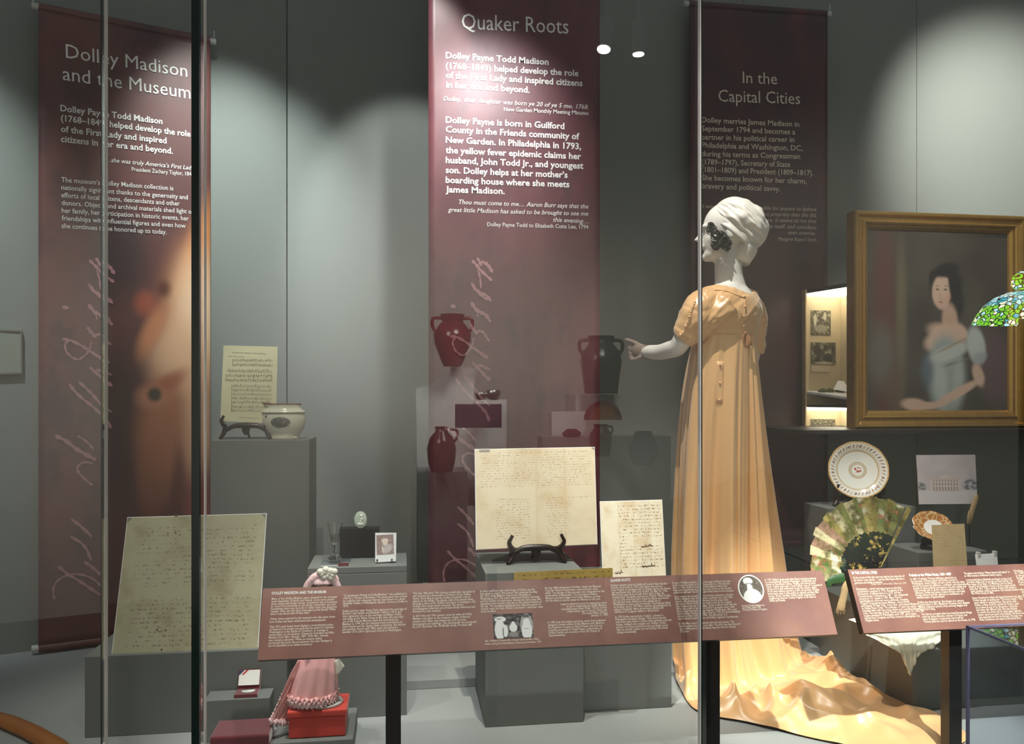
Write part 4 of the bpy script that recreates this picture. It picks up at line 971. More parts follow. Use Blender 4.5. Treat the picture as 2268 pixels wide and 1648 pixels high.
M_cdv = photo_mat('print_seated_figure', [(0.5, 0.70, 0.22, 0.13, 0.85, 0, (0.80, 0.68, 0.56), 1), (0.5, 0.58, 0.15, 0.14, 0.85, 0, (0.80, 0.68, 0.56), 1), (0.62, 0.28, 0.42, 0.26, 0.5, 30, (0.62, 0.55, 0.54), .9), (0.36, 0.25, 0.07, 0.22, 0.8, 10, (0.74, 0.62, 0.54), .9)], base=(0.32, 0.22, 0.20), nz=0.2)
r, c = sheet('photograph_card', [(831, 1246), (877, 1243), (878, 1180), (831, 1180)], 2.425, 2.44, M_paperwhite, 'small upright photograph card of a bonneted woman, right of the glass', 'photograph', 0.0025)
pd = Plane(c[0], c[1] - c[0], c[3] - c[0], 0.0005); W_ = (c[1] - c[0]).length; H_ = (c[3] - c[0]).length
MB().quadbox([pd.w(W_ * 0.09, H_ * 0.25), pd.w(W_ * 0.92, H_ * 0.25), pd.w(W_ * 0.92, H_ * 0.91), pd.w(W_ * 0.09, H_ * 0.91)], 0.0004).build('photograph', M_cdv, r)
for fx in (0.10, 0.80): MB().box(c[0].x + W_ * fx - 0.003, c[0].x + W_ * fx + 0.003, 2.418, 2.4235, c[0].z + 0.004, c[0].z + 0.011).build('clip', M_silver, r)
MB().box(c[0].x + 0.001, c[1].x - 0.001, 2.427, 2.452, c[0].z - 0.001, c[0].z + 0.0015).build('stand', M_acryl, r)
# cameo on a tall black pad
cm = at(798, 1153, 2.50)
t_ = thing('cameo_stand', (cm.x, 2.53, 0.9475), 'black fabric display pad behind the glass and the card', 'stand')
MB().box(at(752, 1200, 2.51).x, at(840, 1200, 2.51).x, 2.512, 2.56, 0.9475, at(798, 1171, 2.512).z, bev=0.002).build('pad', plain('black_cloth', (0.004, 0.004, 0.004), 0.95, var=0.2), t_)
MB().box(cm.x - 0.010, cm.x + 0.010, 2.522, 2.545, at(798, 1172, 2.512).z - 0.002, cm.z + 0.015, bev=0.002).build('prop', bpy.data.materials['black_cloth'], t_)
root = thing('oval_cameo', (cm.x, 2.515, cm.z), 'small pale green oval cameo brooch with a bust in relief', 'brooch')
def rel(mb, fx, fy, fz, ax, ay, az): mb.ell((cm.x + fx, 2.515 + fy, cm.z + fz), (Vector((ax, 0, 0)), Vector((0, ay, 0)), Vector((0, 0, az))))
M_cameo = plain('cameo_ground', (0.55, 0.62, 0.52), 0.4, var=0.1, sc=60); M_camrel = plain('cameo_relief', (0.85, 0.84, 0.74), 0.4, var=0.1)
m = MB(); rel(m, 0, 0, 0, 0.0195, 0.0035, 0.0270); m.build('oval', M_cameo, root, smooth=True)
m = MB(); rel(m, 0.002, -0.003, 0.012, 0.0055, 0.003, 0.0065); rel(m, 0.003, -0.003, 0.003, 0.005, 0.003, 0.005); rel(m, 0.001, -0.003, -0.005, 0.0035, 0.0025, 0.007); rel(m, 0.0, -0.0025, -0.013, 0.010, 0.0025, 0.005); m.build('bust_relief', M_camrel, root, smooth=True)

# ------------------------------------------------------------------ small white card right, glove fan on a rod
r, c = sheet('white_card', [(2168, 1290), (2214, 1287), (2208, 1225), (2160, 1228)], 2.46, 2.50, M_paperwhite, 'small blank white card with clear clips at the right, above the second rail', 'card')
for k in (0.06, 0.82):
    q = c[3].lerp(c[2], k); MB().box(q.x, q.x + 0.012, q.y - 0.006, q.y + 0.006, q.z - 0.012, q.z + 0.008, bev=0.001).build('clear_clip', M_glasslight, r)
t_ = thing('riser_block', ((2.06), 2.49, 0.748), 'low grey block hidden behind the second rail, under the letter and the card', 'block')
MB().box(at(2062, 1336, 2.42).x - 0.01, at(2216, 1290, 2.46).x + 0.01, 2.41, 2.53, 0.748, min(c[0].z, c[1].z) - 0.001 if False else at(2071, 1337, 2.42).z - 0.001, bev=0.001).build('body', M_plinth, t_)
MB().box(at(2166, 1290, 2.46).x - 0.004, at(2216, 1290, 2.46).x + 0.004, 2.452, 2.52, at(2071, 1337, 2.42).z - 0.001, c[1].z - 0.001 if c[1].z < c[0].z else c[0].z - 0.001, bev=0.001).build('step', M_plinth, t_)
root = thing('folded_fan', at(2147, 1200, 2.64), 'slender folded tan fan held upright on a thin black rod', 'fan')
rb = at(2147, 1196, 2.64); rb.z = 0.9045
MB().tube([rb, Vector((rb.x, 2.64, at(2150, 1158, 2.64).z))], 0.0017, 8).build('rod', M_black, root, smooth=True)
MB().box(rb.x - 0.012, rb.x + 0.012, 2.628, 2.652, 0.9045, 0.9075).build('rod_base', M_black, root)
q = [at(2144, 1160, 2.64), at(2149, 1147, 2.64), at(2154, 1128, 2.64), at(2160, 1110, 2.64), at(2163, 1099, 2.64), at(2164, 1096, 2.64)]
MB().tube(catmull(q, 24), [0.003 + 0.0075 * sin(pi * min(1, (i + 2) / 25)) ** 0.7 for i in range(24)], 12, flat=0.6, side=(1, 0, 0)).build('leaf', M_ivory, root, smooth=True)
q = [at(2144, 1158, 2.635), at(2145, 1145, 2.635), at(2147, 1131, 2.635)]
MB().tube(catmull(q, 10), [0.002 + 0.0025 * sin(pi * i / 9) for i in range(10)], 8).build('guard', M_ivory, root, smooth=True)

# ------------------------------------------------------------------ open folding fan
def fan_leaf_mat(name, tint):
    t = NT(name); o = t.obj()
    n1 = t.noise(o, 26, 5, 0.65); n2 = t.noise(o, 40, 4, 0.6); n3 = t.noise(t.scale(o, 1.3), 33, 3, 0.6)
    c = t.mix(t.ramp(n1, 0.36, 0.62), (0.10, 0.095, 0.02), tint)
    c = t.mix(t.math('MULTIPLY', t.ramp(n2, 0.58, 0.66), 0.9), c, (0.45, 0.16, 0.09))
    c = t.mix(t.math('MULTIPLY', t.ramp(n3, 0.60, 0.68), 0.8), c, (0.10, 0.22, 0.06))
    c = t.mix(t.math('MULTIPLY', t.ramp(t.noise(o, 18, 2), 0.60, 0.70), 0.75), c, (0.78, 0.72, 0.58))
    return t.fin(c, 0.5)
LM = [fan_leaf_mat('painted_fan_leaf_' + k, v) for k, v in (('gold', (0.42, 0.33, 0.10)), ('green', (0.22, 0.24, 0.07)), ('pale', (0.62, 0.54, 0.32)), ('rose', (0.50, 0.28, 0.20)))]
def stick_mat():
    t = NT('black_lacquer_with_gold'); o = t.obj()
    g = t.math('MULTIPLY', t.ramp(t.noise(o, 44, 5, 0.7), 0.53, 0.60), t.ramp(t.noise(o, 9, 2), 0.34, 0.46))
    c = t.mix(g, (0.006, 0.006, 0.006), (0.45, 0.29, 0.07))
    c = t.mix(t.math('MULTIPLY', t.ramp(t.noise(t.scale(o, 1.7), 13, 3), 0.58, 0.66), 0.7), c, (0.02, 0.05, 0.045))
    return t.fin(c, 0.25, spec=0.6)
M_stick = stick_mat()
FY = 2.40; fp = at(1944, 1266, FY); fpx = (at(2044, 1266, FY) - fp).length / 100
ex = Vector((1, 0, 0)); ey = Vector((0, 0.22, 0.975)).normalized(); en = ex.cross(ey)
root = thing('folding_fan', (fp.x, FY, fp.z), 'open folding fan painted green, gold and rose with black lacquer sticks', 'fan')
angs = [radians(188 - i * (188 - 59) / 17.0) for i in range(18)]
def fanpt(a, r, d=0.0): return fp + (ex * cos(a) + ey * sin(a)) * (r * fpx) + en * d
order = [2, 1, 0, 2, 3, 2, 3, 0, 2, 1, 2, 1, 0, 0, 1, 0, 1]
random.seed(3)
for i in range(17):
    a0_, a1_ = angs[i], angs[i + 1]; f0_ = 0.004 if i % 2 else -0.004; f1_ = -f0_
    Ro = 139 + 11 * min(1, i / 5.0)
    vs = []
    for r0 in (78, 96, 114, 132, Ro + (3 if i % 2 else 0)):
        vs += [fanpt(a0_, r0, f0_ * r0 / 150), fanpt(a1_, r0, f1_ * r0 / 150)]
    fs = [(2 * k, 2 * k + 1, 2 * k + 3, 2 * k + 2) for k in range(4)]
    b = len(vs); vs2 = [v + en * -0.0006 for v in vs]
    MB().add(vs + vs2, fs + [tuple(reversed([b + q for q in f])) for f in fs] + [(0, b, b + 2, 2), (1, 3, b + 3, b + 1), (8, 9, b + 9, b + 8), (0, 1, b + 1, b)]).build('leaf_fold', LM[order[i]], root)
for i in range(18):
    a_ = angs[i]; wd = 0.080
    vs = [fanpt(a_ - 0.3, 4, 0.001), fanpt(a_ + 0.3, 4, 0.001), fanpt(a_ + wd, 30, 0.001 + i * 0.0002), fanpt(a_ - wd, 30, 0.001 + i * 0.0002), fanpt(a_ + wd, 78, 0.001 + i * 0.0002), fanpt(a_, 82, 0.001 + i * 0.0002), fanpt(a_ - wd, 78, 0.001 + i * 0.0002)]
    b = 7; fs = [(0, 1, 2, 3), (3, 2, 4, 5, 6)]
    MB().add(vs + [v - en * 0.0009 for v in vs], fs + [tuple(reversed([b + q for q in f])) for f in fs] + [(1, 0, 7, 8), (0, 3, 10, 7), (3, 6, 13, 10), (6, 5, 12, 13), (5, 4, 11, 12), (4, 2, 9, 11), (2, 1, 8, 9)]).build('stick', M_stick, root)
for a_, k in ((angs[0] + 0.05, -1), (angs[-1] - 0.06, 1)):
    wd = 0.035
    c = [fanpt(a_ + 0.2, 0, 0.006), fanpt(a_ - wd, 156, 0.006), fanpt(a_ + wd, 156, 0.006), fanpt(a_ - 0.2, 0, 0.006)]
    MB().add([fanpt(a_ - 0.05, 10, 0.006), fanpt(a_ - wd, 154, 0.006), fanpt(a_ + wd, 154, 0.006), fanpt(a_ + 0.05, 10, 0.006), fanpt(a_ - 0.05, 10, 0.004), fanpt(a_ - wd, 154, 0.004), fanpt(a_ + wd, 154, 0.004), fanpt(a_ + 0.05, 10, 0.004)],
             [(0, 1, 2, 3), (7, 6, 5, 4), (0, 4, 5, 1), (1, 5, 6, 2), (2, 6, 7, 3), (3, 7, 4, 0)]).build('guard_stick', M_stick if k < 0 else LM[0], root)
MB().lathe([(0.0005, -0.004), (0.005, -0.004), (0.005, 0.006), (0.0005, 0.007)], fp, 16, M=Matrix.Rotation(radians(77), 3, 'X')).build('rivet', M_pinkpale, root, smooth=True)
# clear stand of the fan
MB().box(fp.x - 0.05, fp.x + 0.05, FY + 0.004, FY + 0.012, 0.748, fp.z + 0.08).build('stand_back', M_acryl, root)
MB().box(fp.x - 0.05, fp.x + 0.05, FY - 0.05, FY + 0.05, 0.748, 0.752).build('stand_foot', M_acryl, root)
# ribbon tied to the fan
q = [at(1893, 1272, 2.37), at(1866, 1281, 2.37), at(1842, 1286, 2.37), at(1834, 1300, 2.37)]
MB().tube(catmull(q, 16), [0.012, 0.013, 0.014, 0.015, 0.016, 0.016, 0.016, 0.015, 0.015, 0.014, 0.013, 0.012, 0.011, 0.010, 0.008, 0.005], 10, flat=0.35, side=(0, 0, 1)).build('green_ribbon', M_green, root, smooth=True)
q = [at(1876, 1286, 2.365), at(1872, 1300, 2.365), at(1869, 1318, 2.365), at(1864, 1338, 2.365), at(1862, 1352, 2.365)]
rr = [0.004, 0.006, 0.009, 0.011, 0.012, 0.012, 0.012, 0.012, 0.013, 0.013, 0.014, 0.014, 0.013, 0.011]
mb = MB().tube(catmull(q, 14), rr, 14, flat=0.5, side=(1, 0, 0))
for k in range(10):
    x = q[-1] + Vector(((k - 4.5) * 0.0026, 0, 0.01)); mb.tube([x, x + Vector((0.001 * (k - 5), 0, -0.016 - 0.004 * (k % 3)))], [0.0016, 0.0007], 5)
mb.build('tassel', M_ivory, root, smooth=True)

# ------------------------------------------------------------------ silk handkerchief over the plinth edge
root = thing('silk_handkerchief', (1.60, 2.20, 0.748), 'cream silk handkerchief hanging over the front corner of the right plinth', 'handkerchief')
ex0 = at(1915, 1405, 2.197).x; ex1 = at(2101, 1400, 2.197).x
edge_px = [(1912, 1404), (1930, 1412), (1952, 1424), (1975, 1436), (1990, 1446), (1998, 1462), (2004, 1480), (2010, 1493), (2017, 1480), (2022, 1462), (2032, 1447), (2048, 1438), (2064, 1430), (2078, 1418), (2088, 1424), (2098, 1430), (2104, 1414)]
bot = catmull([at(x, y, 2.192) for x, y in edge_px], 90); vs = []; nr = 26
x_lo = bot[0].x; x_hi = bot[-1].x
for j in range(nr):
    t = j / (nr - 1)
    for i in range(90):
        u_ = i / 89; tx = x_lo + (x_hi - x_lo) * u_; B = bot[i]
        if t < 0.4:
            s_ = t / 0.4; p = Vector((tx + 0.02, 2.196 + (1 - s_) * 0.11, 0.7525 + 0.003 * abs(sin(u_ * 21 + s_ * 3))))
        else:
            s_ = (t - 0.4) / 0.6; x = tx + (B.x - tx) * s_ ** 0.8; z = 0.7525 + (B.z - 0.7525) * s_
            fold = 0.007 * sin(u_ * 34 + s_ * 2) * s_ + 0.004 * sin(u_ * 71) * s_
            p = Vector((x, 2.190 - 0.004 - abs(fold) - 0.006 * sin(pi * min(1, s_ * 2)), z))
        if p.x < 1.53 and t < 0.4: p.x = p.x
        vs.append(p)
mb = MB().add(vs, [(j * 90 + i, j * 90 + i + 1, (j + 1) * 90 + i + 1, (j + 1) * 90 + i) for j in range(nr - 1) for i in range(89)])
o = mb.build('cloth', M_hanky, root, smooth='all')
md = o.modifiers.new('thick', 'SOLIDIFY'); md.thickness = 0.0012; md.offset = 1

# ------------------------------------------------------------------ medal case, crimson case
root = thing('medal_case', (at(544, 1545, 2.29).x, 2.29, 0.6185), 'open medal case with a white satin lid and a silver coin, on the small block', 'case')
a = at(519, 1543, 2.275).x; b = at(571, 1541, 2.275).x; zb = 0.6185
MB().box(a, b, 2.268, 2.312, zb, zb + 0.009, bev=0.001).build('base_tray', M_velvet, root)
MB().lathe([(0.0005, 0), (0.019, 0), (0.019, 0.003), (0.0175, 0.0036), (0.0005, 0.0036)], ((a + b) / 2 + 0.003, 2.289, zb + 0.0092), 32).build('silver_coin', M_silver, root, smooth=True)
l0 = Vector((a + 0.001, 2.312, zb + 0.009)); l1 = Vector((b - 0.001, 2.312, zb + 0.009))
lt = at(520, 1484, 2.33).z
A = [l0, l1, Vector((b - 0.001, 2.330, lt)), Vector((a + 0.001, 2.330, lt))]
MB().quadbox([p + Vector((0, 0.001, 0)) for p in A], 0.006).build('lid', M_velvet, root)
MB().quadbox([A[0] + Vector((0.002, 0, 0.010)), A[1] + Vector((-0.002, 0, 0.010)), A[2] + Vector((-0.002, 0, -0.002)), A[3] + Vector((0.002, 0, -0.002))], 0.002).build('satin_lining', M_medalwhite, root)
pl = Plane(A[0], A[1] - A[0], A[3] - A[0], 0.0006); W_ = (b - a); H_ = (A[3] - A[0]).length
for o0, o1, mm in ((0.015, 0.021, M_red), (0.026, 0.040, M_blue)):
    o0, o1 = 0.040 - o0 , 0.040 - o1
    MB().add([pl.w(0.002, H_ - 0.002 - (0.044 - o1 * 0.6) if False else H_ - 0.002 - o0), pl.w(0.002 + o0, H_ - 0.002), pl.w(0.002 + max(o1, 0.0), H_ - 0.002), pl.w(0.002, H_ - 0.002 - max(o1, 0.0))], [(0, 1, 2, 3)]).build('ribbon_stripe', mm, root, fixn=False)
root = thing('velvet_case', (at(530, 1640, 2.15).x, 2.15, ZD), 'closed dark crimson velvet box on the deck, left of the red box', 'case')
a = at(463, 1630, 2.09).x; b = at(596, 1625, 2.09).x; zt_ = at(530, 1630, 2.09).z
MB().box(a, b, 2.09, 2.20, ZD, zt_ - 0.032, bev=0.004).build('base', M_velvet, root)
MB().box(a, b, 2.09, 2.20, zt_ - 0.031, zt_, bev=0.005).build('lid', M_velvet, root)
# red fabric box under the doll
root = thing('red_box', (-0.22, 2.19, 0.551), 'square orange-red fabric-covered box under the doll', 'box')
MB().box(-0.293, -0.146, 2.14, 2.25, 0.551, 0.605, bev=0.003).build('base', M_redbox, root)
MB().box(-0.297, -0.142, 2.136, 2.254, 0.606, 0.623, bev=0.004).build('lid', M_redbox, root)

# ------------------------------------------------------------------ doll
DX = at(712, 1540, 2.19).x; DY = 2.19; DZ = 0.6235
root = thing('costume_doll', (DX, DY, DZ), 'small doll in a pink ruffled gown and pink cap, standing on the red box', 'doll')
MB().lathe([(0.0005, 0), (0.045, 0), (0.046, 0.003), (0.045, 0.006), (0.0005, 0.006)], (DX + 0.012, DY - 0.003, DZ), 40).build('stand_base', M_rod, root, smooth=True)
def dp(px, py, dy=0.0): return at(px, py, DY + dy)
def ring(c, rx, ry, n=40, ph=0.0, wob=0.0, k=9):
    return [c + Vector((rx * cos(2 * pi * i / n) * (1 + wob * sin(k * 2 * pi * i / n + ph)), ry * sin(2 * pi * i / n) * (1 + wob * sin(k * 2 * pi * i / n + ph)), 0)) for i in range(n)]
SK = [(716, 1398, .026, .022), (714, 1420, .032, .028), (708, 1450, .044, .036), (702, 1480, .052, .044), (698, 1510, .058, .050), (694, 1540, .063, .054), (692, 1549, .064, .055)]
mb = MB().loft([ring(dp(x, y), rx, ry, 72, 0.3 * i, 0.015 + 0.008 * i, 11) for i, (x, y, rx, ry) in enumerate(SK)], cap=True)
mb.build('skirt', M_pink, root, smooth='all')
random.seed(8)
def ruffle(path, r0, amp, turns, name, mat, w=0.006):
    q = catmull(path, turns * 8); L = []; Rr = []
    for i, p in enumerate(q):
        a = i * 2 * pi / 8 * 1.0; o = Vector((0, 0, 1)); s = amp * sin(a) + random.uniform(-0.0015, 0.0015)
        tt = (q[min(i + 1, len(q) - 1)] - q[max(i - 1, 0)]).normalized(); e = tt.cross(o).normalized()
        L.append(p + e * s + o * (r0 + 0.002 * sin(a * 0.5))); Rr.append(p + e * (s * -0.6 + 0.002) - o * (r0 + 0.002 * cos(a)))
    n = len(q); mb = MB().add(L + Rr, [(i, i + 1, n + i + 1, n + i) for i in range(n - 1)]); o = mb.build(name, mat, root, smooth='all')
    md = o.modifiers.new('thick', 'SOLIDIFY'); md.thickness = 0.0012
hemc = dp(692, 1546); hem = [hemc + Vector((0.066 * cos(a), 0.057 * sin(a), 0.002)) for a in [2 * pi * i / 40 for i in range(41)]]
ruffle(hem, 0.008, 0.006, 34, 'hem_ruffle', M_pinkpale)
ruffle([p + Vector((0, 0, 0.012)) for p in hem], 0.006, 0.005, 34, 'hem_ruffle', M_pink)
# sheer train trailing to the left, over the edge of the box
tr = [[dp(660, 1462, -.02), dp(700, 1462, .02)], [dp(645, 1490, -.02), dp(690, 1490, .03)], [dp(630, 1525, -.03), dp(680, 1525, .03)], [dp(616, 1558, -.04), dp(662, 1560, .02)], [dp(604, 1585, -.045), dp(645, 1590, .0)], [dp(598, 1597, -.05), dp(636, 1602, -.02)]]
rows = []
for j in range(30):
    t = j / 29 * 5; k = min(int(t), 4); f = t - k; A_ = tr[k][0].lerp(tr[k + 1][0], f); B_ = tr[k][1].lerp(tr[k + 1][1], f)
    rows.append([A_.lerp(B_, i / 23) + Vector((0, -0.004 * sin(i * 1.3 + j * 0.2), 0)) for i in range(24)])
mb = MB().add([p for r_ in rows for p in r_], [(j * 24 + i, j * 24 + i + 1, (j + 1) * 24 + i + 1, (j + 1) * 24 + i) for j in range(29) for i in range(23)])
o = mb.build('train', M_pink, root, smooth='all'); md = o.modifiers.new('thick', 'SOLIDIFY'); md.thickness = 0.001
ruffle([r_ for r_ in rows[-1]], 0.006, 0.005, 14, 'train_ruffle', M_pinkpale)
ruffle([rows[j][0] for j in range(14, 30, 2)], 0.004, 0.005, 12, 'train_ruffle', M_pinkpale)
# bodice, arms, head
mb = MB().loft([ring(dp(x, y), rx, ry, 32) for x, y, rx, ry in ((716, 1402, .025, .020), (716, 1385, .024, .019), (716, 1362, .030, .020), (716, 1345, .026, .017), (716, 1336, .012, .010))])
mb.build('bodice', M_pinkpale, root, smooth='all')
for s_ in (-1, 1):
    sh = dp(716 + s_ * 22, 1352); el = dp(716 + s_ * 36, 1400, -0.012); ha = dp(716 + s_ * (34 if s_ < 0 else 38), 1440, -0.03)
    MB().tube(catmull([sh, sh.lerp(el, .5) + Vector((s_ * .003, 0, 0)), el], 9), [.010, .013, .015, .015, .013, .010, .008, .007, .0065], 12).build('sleeve', M_pink, root, smooth=True)
    MB().tube(catmull([el + Vector((0, 0, .004)), ha, ha + Vector((0, -.004, -.014))], 9), [.0062, .006, .0056, .005, .0046, .0052, .0058, .004, .002], 12).build('forearm', M_skin, root, smooth=True)
MB().tube([dp(746, 1462, -.02), dp(753, 1476, -.02), dp(747, 1492, -.02)], [.008, .012, .004], 8, flat=0.5).build('sash_end', M_cream, root, smooth=True)
hc = dp(716, 1300)
mb = MB().ell(hc, (Vector((.024, 0, 0)), Vector((0, .027, 0)), Vector((0, 0, .031)))).tube([hc + Vector((0, 0, -.025)), dp(716, 1342)], [.010, .011], 12)
mb.ell(hc + Vector((0, -.026, -.004)), (Vector((.003, 0, 0)), Vector((0, .004, 0)), Vector((0, 0, .005))))
mb.build('head', M_skin, root, smooth='all')
for s_ in (-1, 1): MB().ell(hc + Vector((s_ * .009, -.0235, .003)), (Vector((.003, 0, 0)), Vector((0, .0022, 0)), Vector((0, 0, .0022))), 10, 6).build('eye', M_hair, root, smooth=True)
MB().ell(hc + Vector((0, -.0225, -.013)), (Vector((.005, 0, 0)), Vector((0, .003, 0)), Vector((0, 0, .0018))), 10, 6).build('mouth', M_red, root, smooth=True)
mb = MB().ell(hc + Vector((0, .004, .008)), (Vector((.029, 0, 0)), Vector((0, .028, 0)), Vector((0, 0, .027))))
for k in range(14):
    a = pi * (0.06 + 0.88 * k / 13); cpt = hc + Vector((.029 * cos(a), -.016, -.004 + .022 * sin(a))); mb.ell(cpt, (Vector((.006, 0, 0)), Vector((0, .006, 0)), Vector((0, 0, .0065))), 8, 6)
mb.build('hair', M_dollhair, root, smooth='all')
cc = hc + Vector((0, -.002, .026)); rings = []
for j in range(9):
    t = j / 8; rr = .041 * (1 - .15 * t * t) * sqrt(max(0.03, 1 - (t * 0.97) ** 2.2)); rings.append([cc + Vector((rr * cos(2 * pi * i / 60) * (1 + .05 * sin(9 * 2 * pi * i / 60)), rr * .95 * sin(2 * pi * i / 60) * (1 + .05 * sin(9 * 2 * pi * i / 60)), -.012 + .030 * t)) for i in range(60)])
MB().loft(rings).build('cap', M_pinkpale, root, smooth='all')
br = [hc + Vector((.042 * cos(a), -.030, -.006 + .042 * sin(a))) for a in [pi * (0.0 + i / 24) for i in range(25)]]
ruffle(br, 0.006, 0.006, 16, 'cap_frill', M_pinkpale)
MB().tube(br, .005, 8, flat=2.0, side=(0, 1, 0)).build('cap_brim', M_pinkpale, root, smooth=True)
mb = MB()
for k in range(11):
    a = k * 2.4; r_ = .0062 * sqrt(k + 1); fc = hc + Vector((.014 + r_ * cos(a), -.030 - .004, .044 + r_ * .6 * sin(a)))
    mb.ell(fc, (Vector((.0105, 0, 0)), Vector((0, .006, .003)), Vector((0, -.001, .0085))), 10, 6)
mb.build('fabric_rose', M_cream, root, smooth='all')
# ------------------------------------------------------------------ mannequin in the golden gown
from mathutils.bvhtree import BVHTree
ZM = 2.72
def mp_(px, py, dz=0.0): return P(px, py, ZM + dz)
mroot = thing('gowned_mannequin', onZ(1615, 1478, ZD), 'white mannequin seen from behind in a golden satin gown with a long train', 'mannequin')
bfa = radians(38)
bf = cos(bfa) * FW - sin(bfa) * RT; bl = cos(bfa) * RT + sin(bfa) * FW     # body front, body right
# head frame
ha = radians(14)
hf = -cos(ha) * RT + sin(ha) * FW; hs = Vector((-hf.y, hf.x, 0)); Hc = mp_(1613, 513)
def hp(f=0, s=0, u=0): return Hc + hf * f + hs * s + UP * u
def hell(mb, f, s, u, rf, rs, ru, nu=24, nv=14): mb.ell(hp(f, s, u), (hf * rf, hs * rs, UP * ru), nu, nv)
mb = MB()
hell(mb, -0.012, 0, 0.022, 0.096, 0.073, 0.084); hell(mb, 0.030, 0, -0.030, 0.056, 0.057, 0.074); hell(mb, 0.050, 0, -0.076, 0.034, 0.036, 0.026)
hell(mb, 0.070, 0, -0.086, 0.020, 0.018, 0.016); hell(mb, 0.078, 0, 0.016, 0.014, 0.040, 0.010); hell(mb, 0.082, 0, -0.050, 0.011, 0.020, 0.010)
for s_ in (-1, 1):
    hell(mb, -0.008, s_ * 0.070, -0.012, 0.018, 0.008, 0.030, 12, 8); hell(mb, 0.066, s_ * 0.028, -0.002, 0.012, 0.014, 0.008, 12, 8); hell(mb, 0.052, s_ * 0.036, -0.030, 0.020, 0.018, 0.018, 12, 8)
mb.tube([hp(0.080, 0, 0.012), hp(0.094, 0, -0.008), hp(0.108, 0, -0.024), hp(0.088, 0, -0.032)], [0.006, 0.007, 0.009, 0.007], 12)
mb.tube([hp(0.0, 0, -0.05), mp_(1613, 585), mp_(1614, 612), mp_(1618, 638), mp_(1620, 660)], [0.046, 0.0465, 0.047, 0.052, 0.075], 28)
def bodyring(px, py, lat, dep, n=48, zf=None):
    c = mp_(px, py); out = []
    for k in range(n):
        a = 2 * pi * k / n; p = c + bl * (lat * cos(a)) + bf * (dep * sin(a))
        if zf: p.z += zf(a)
        out.append(p)
    return out
nk = lambda a: 0.014 * abs(cos(a)) ** 1.5 - (0.006 if sin(a) < 0 else 0.02) * abs(sin(a))
mb.loft([bodyring(1620, 700, .12, .07), bodyring(1618, 668, .115, .072), bodyring(1618, 652, .098, .066, zf=nk), bodyring(1617, 641, .072, .058, zf=nk), bodyring(1616, 630, .052, .050)])
# left arm: upper arm in the sleeve, bare forearm reaching out to the left
fa = [mp_(1548, 690, -0.08), mp_(1528, 728, -0.08), mp_(1512, 752, -0.07), mp_(1500, 769, -0.05), mp_(1482, 775, -0.01), mp_(1462, 780, 0.04), mp_(1442, 780, 0.09), mp_(1430, 780, 0.12)]
mb.tube(catmull(fa, 40), [0.042 - 0.011 * min(1, i / 14) - 0.0075 * max(0, (i - 18) / 21) for i in range(40)], 24)
# right arm, hanging; only the elbow shows below the sleeve
fb = [mp_(1664, 690, 0.10), mp_(1669, 740, 0.105), mp_(1667, 790, 0.10), mp_(1655, 830, 0.13), mp_(1635, 860, 0.20)]
mb.tube(catmull(fb, 24), [0.030 - 0.0005 * i for i in range(24)], 20)
remeshed(mb, 'body', M_mann, mroot, 0.005, 5)
# hand with index finger pointing, coloured darker than the white forearm
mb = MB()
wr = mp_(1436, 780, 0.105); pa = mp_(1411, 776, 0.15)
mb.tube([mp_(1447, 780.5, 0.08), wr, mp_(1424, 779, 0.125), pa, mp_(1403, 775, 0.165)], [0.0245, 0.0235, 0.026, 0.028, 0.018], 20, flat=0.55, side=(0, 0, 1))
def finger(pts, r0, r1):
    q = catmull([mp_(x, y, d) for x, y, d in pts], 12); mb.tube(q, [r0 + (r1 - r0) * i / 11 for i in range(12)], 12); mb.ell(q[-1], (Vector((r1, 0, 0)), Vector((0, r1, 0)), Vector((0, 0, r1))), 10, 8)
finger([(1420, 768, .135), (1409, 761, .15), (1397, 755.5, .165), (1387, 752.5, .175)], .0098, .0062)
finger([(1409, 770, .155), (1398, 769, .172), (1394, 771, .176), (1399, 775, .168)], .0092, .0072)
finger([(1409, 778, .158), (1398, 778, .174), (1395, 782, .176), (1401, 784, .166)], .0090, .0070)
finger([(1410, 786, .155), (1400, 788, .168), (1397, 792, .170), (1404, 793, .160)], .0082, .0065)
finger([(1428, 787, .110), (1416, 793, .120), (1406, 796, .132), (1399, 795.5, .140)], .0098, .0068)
remeshed(mb, 'pointing_hand', M_dull_beige, mroot, 0.0024, 2)['label'] = 'dull beige pointing hand'
MB().tube([mp_(1445, 780.5, 0.085), mp_(1436, 780, 0.105), mp_(1431, 779.6, 0.113)], [0.0262, 0.0258, 0.0255], 28, flat=0.86, side=(0, 0, 1)).build('mauve_cuff', M_cuff, mroot, smooth=True)
q = [mp_(1437, 796, .10), mp_(1439, 801, .10), mp_(1442, 806, .10)]
MB().tube(q, 0.0008, 6).build('loose_thread', M_dull_beige, mroot)

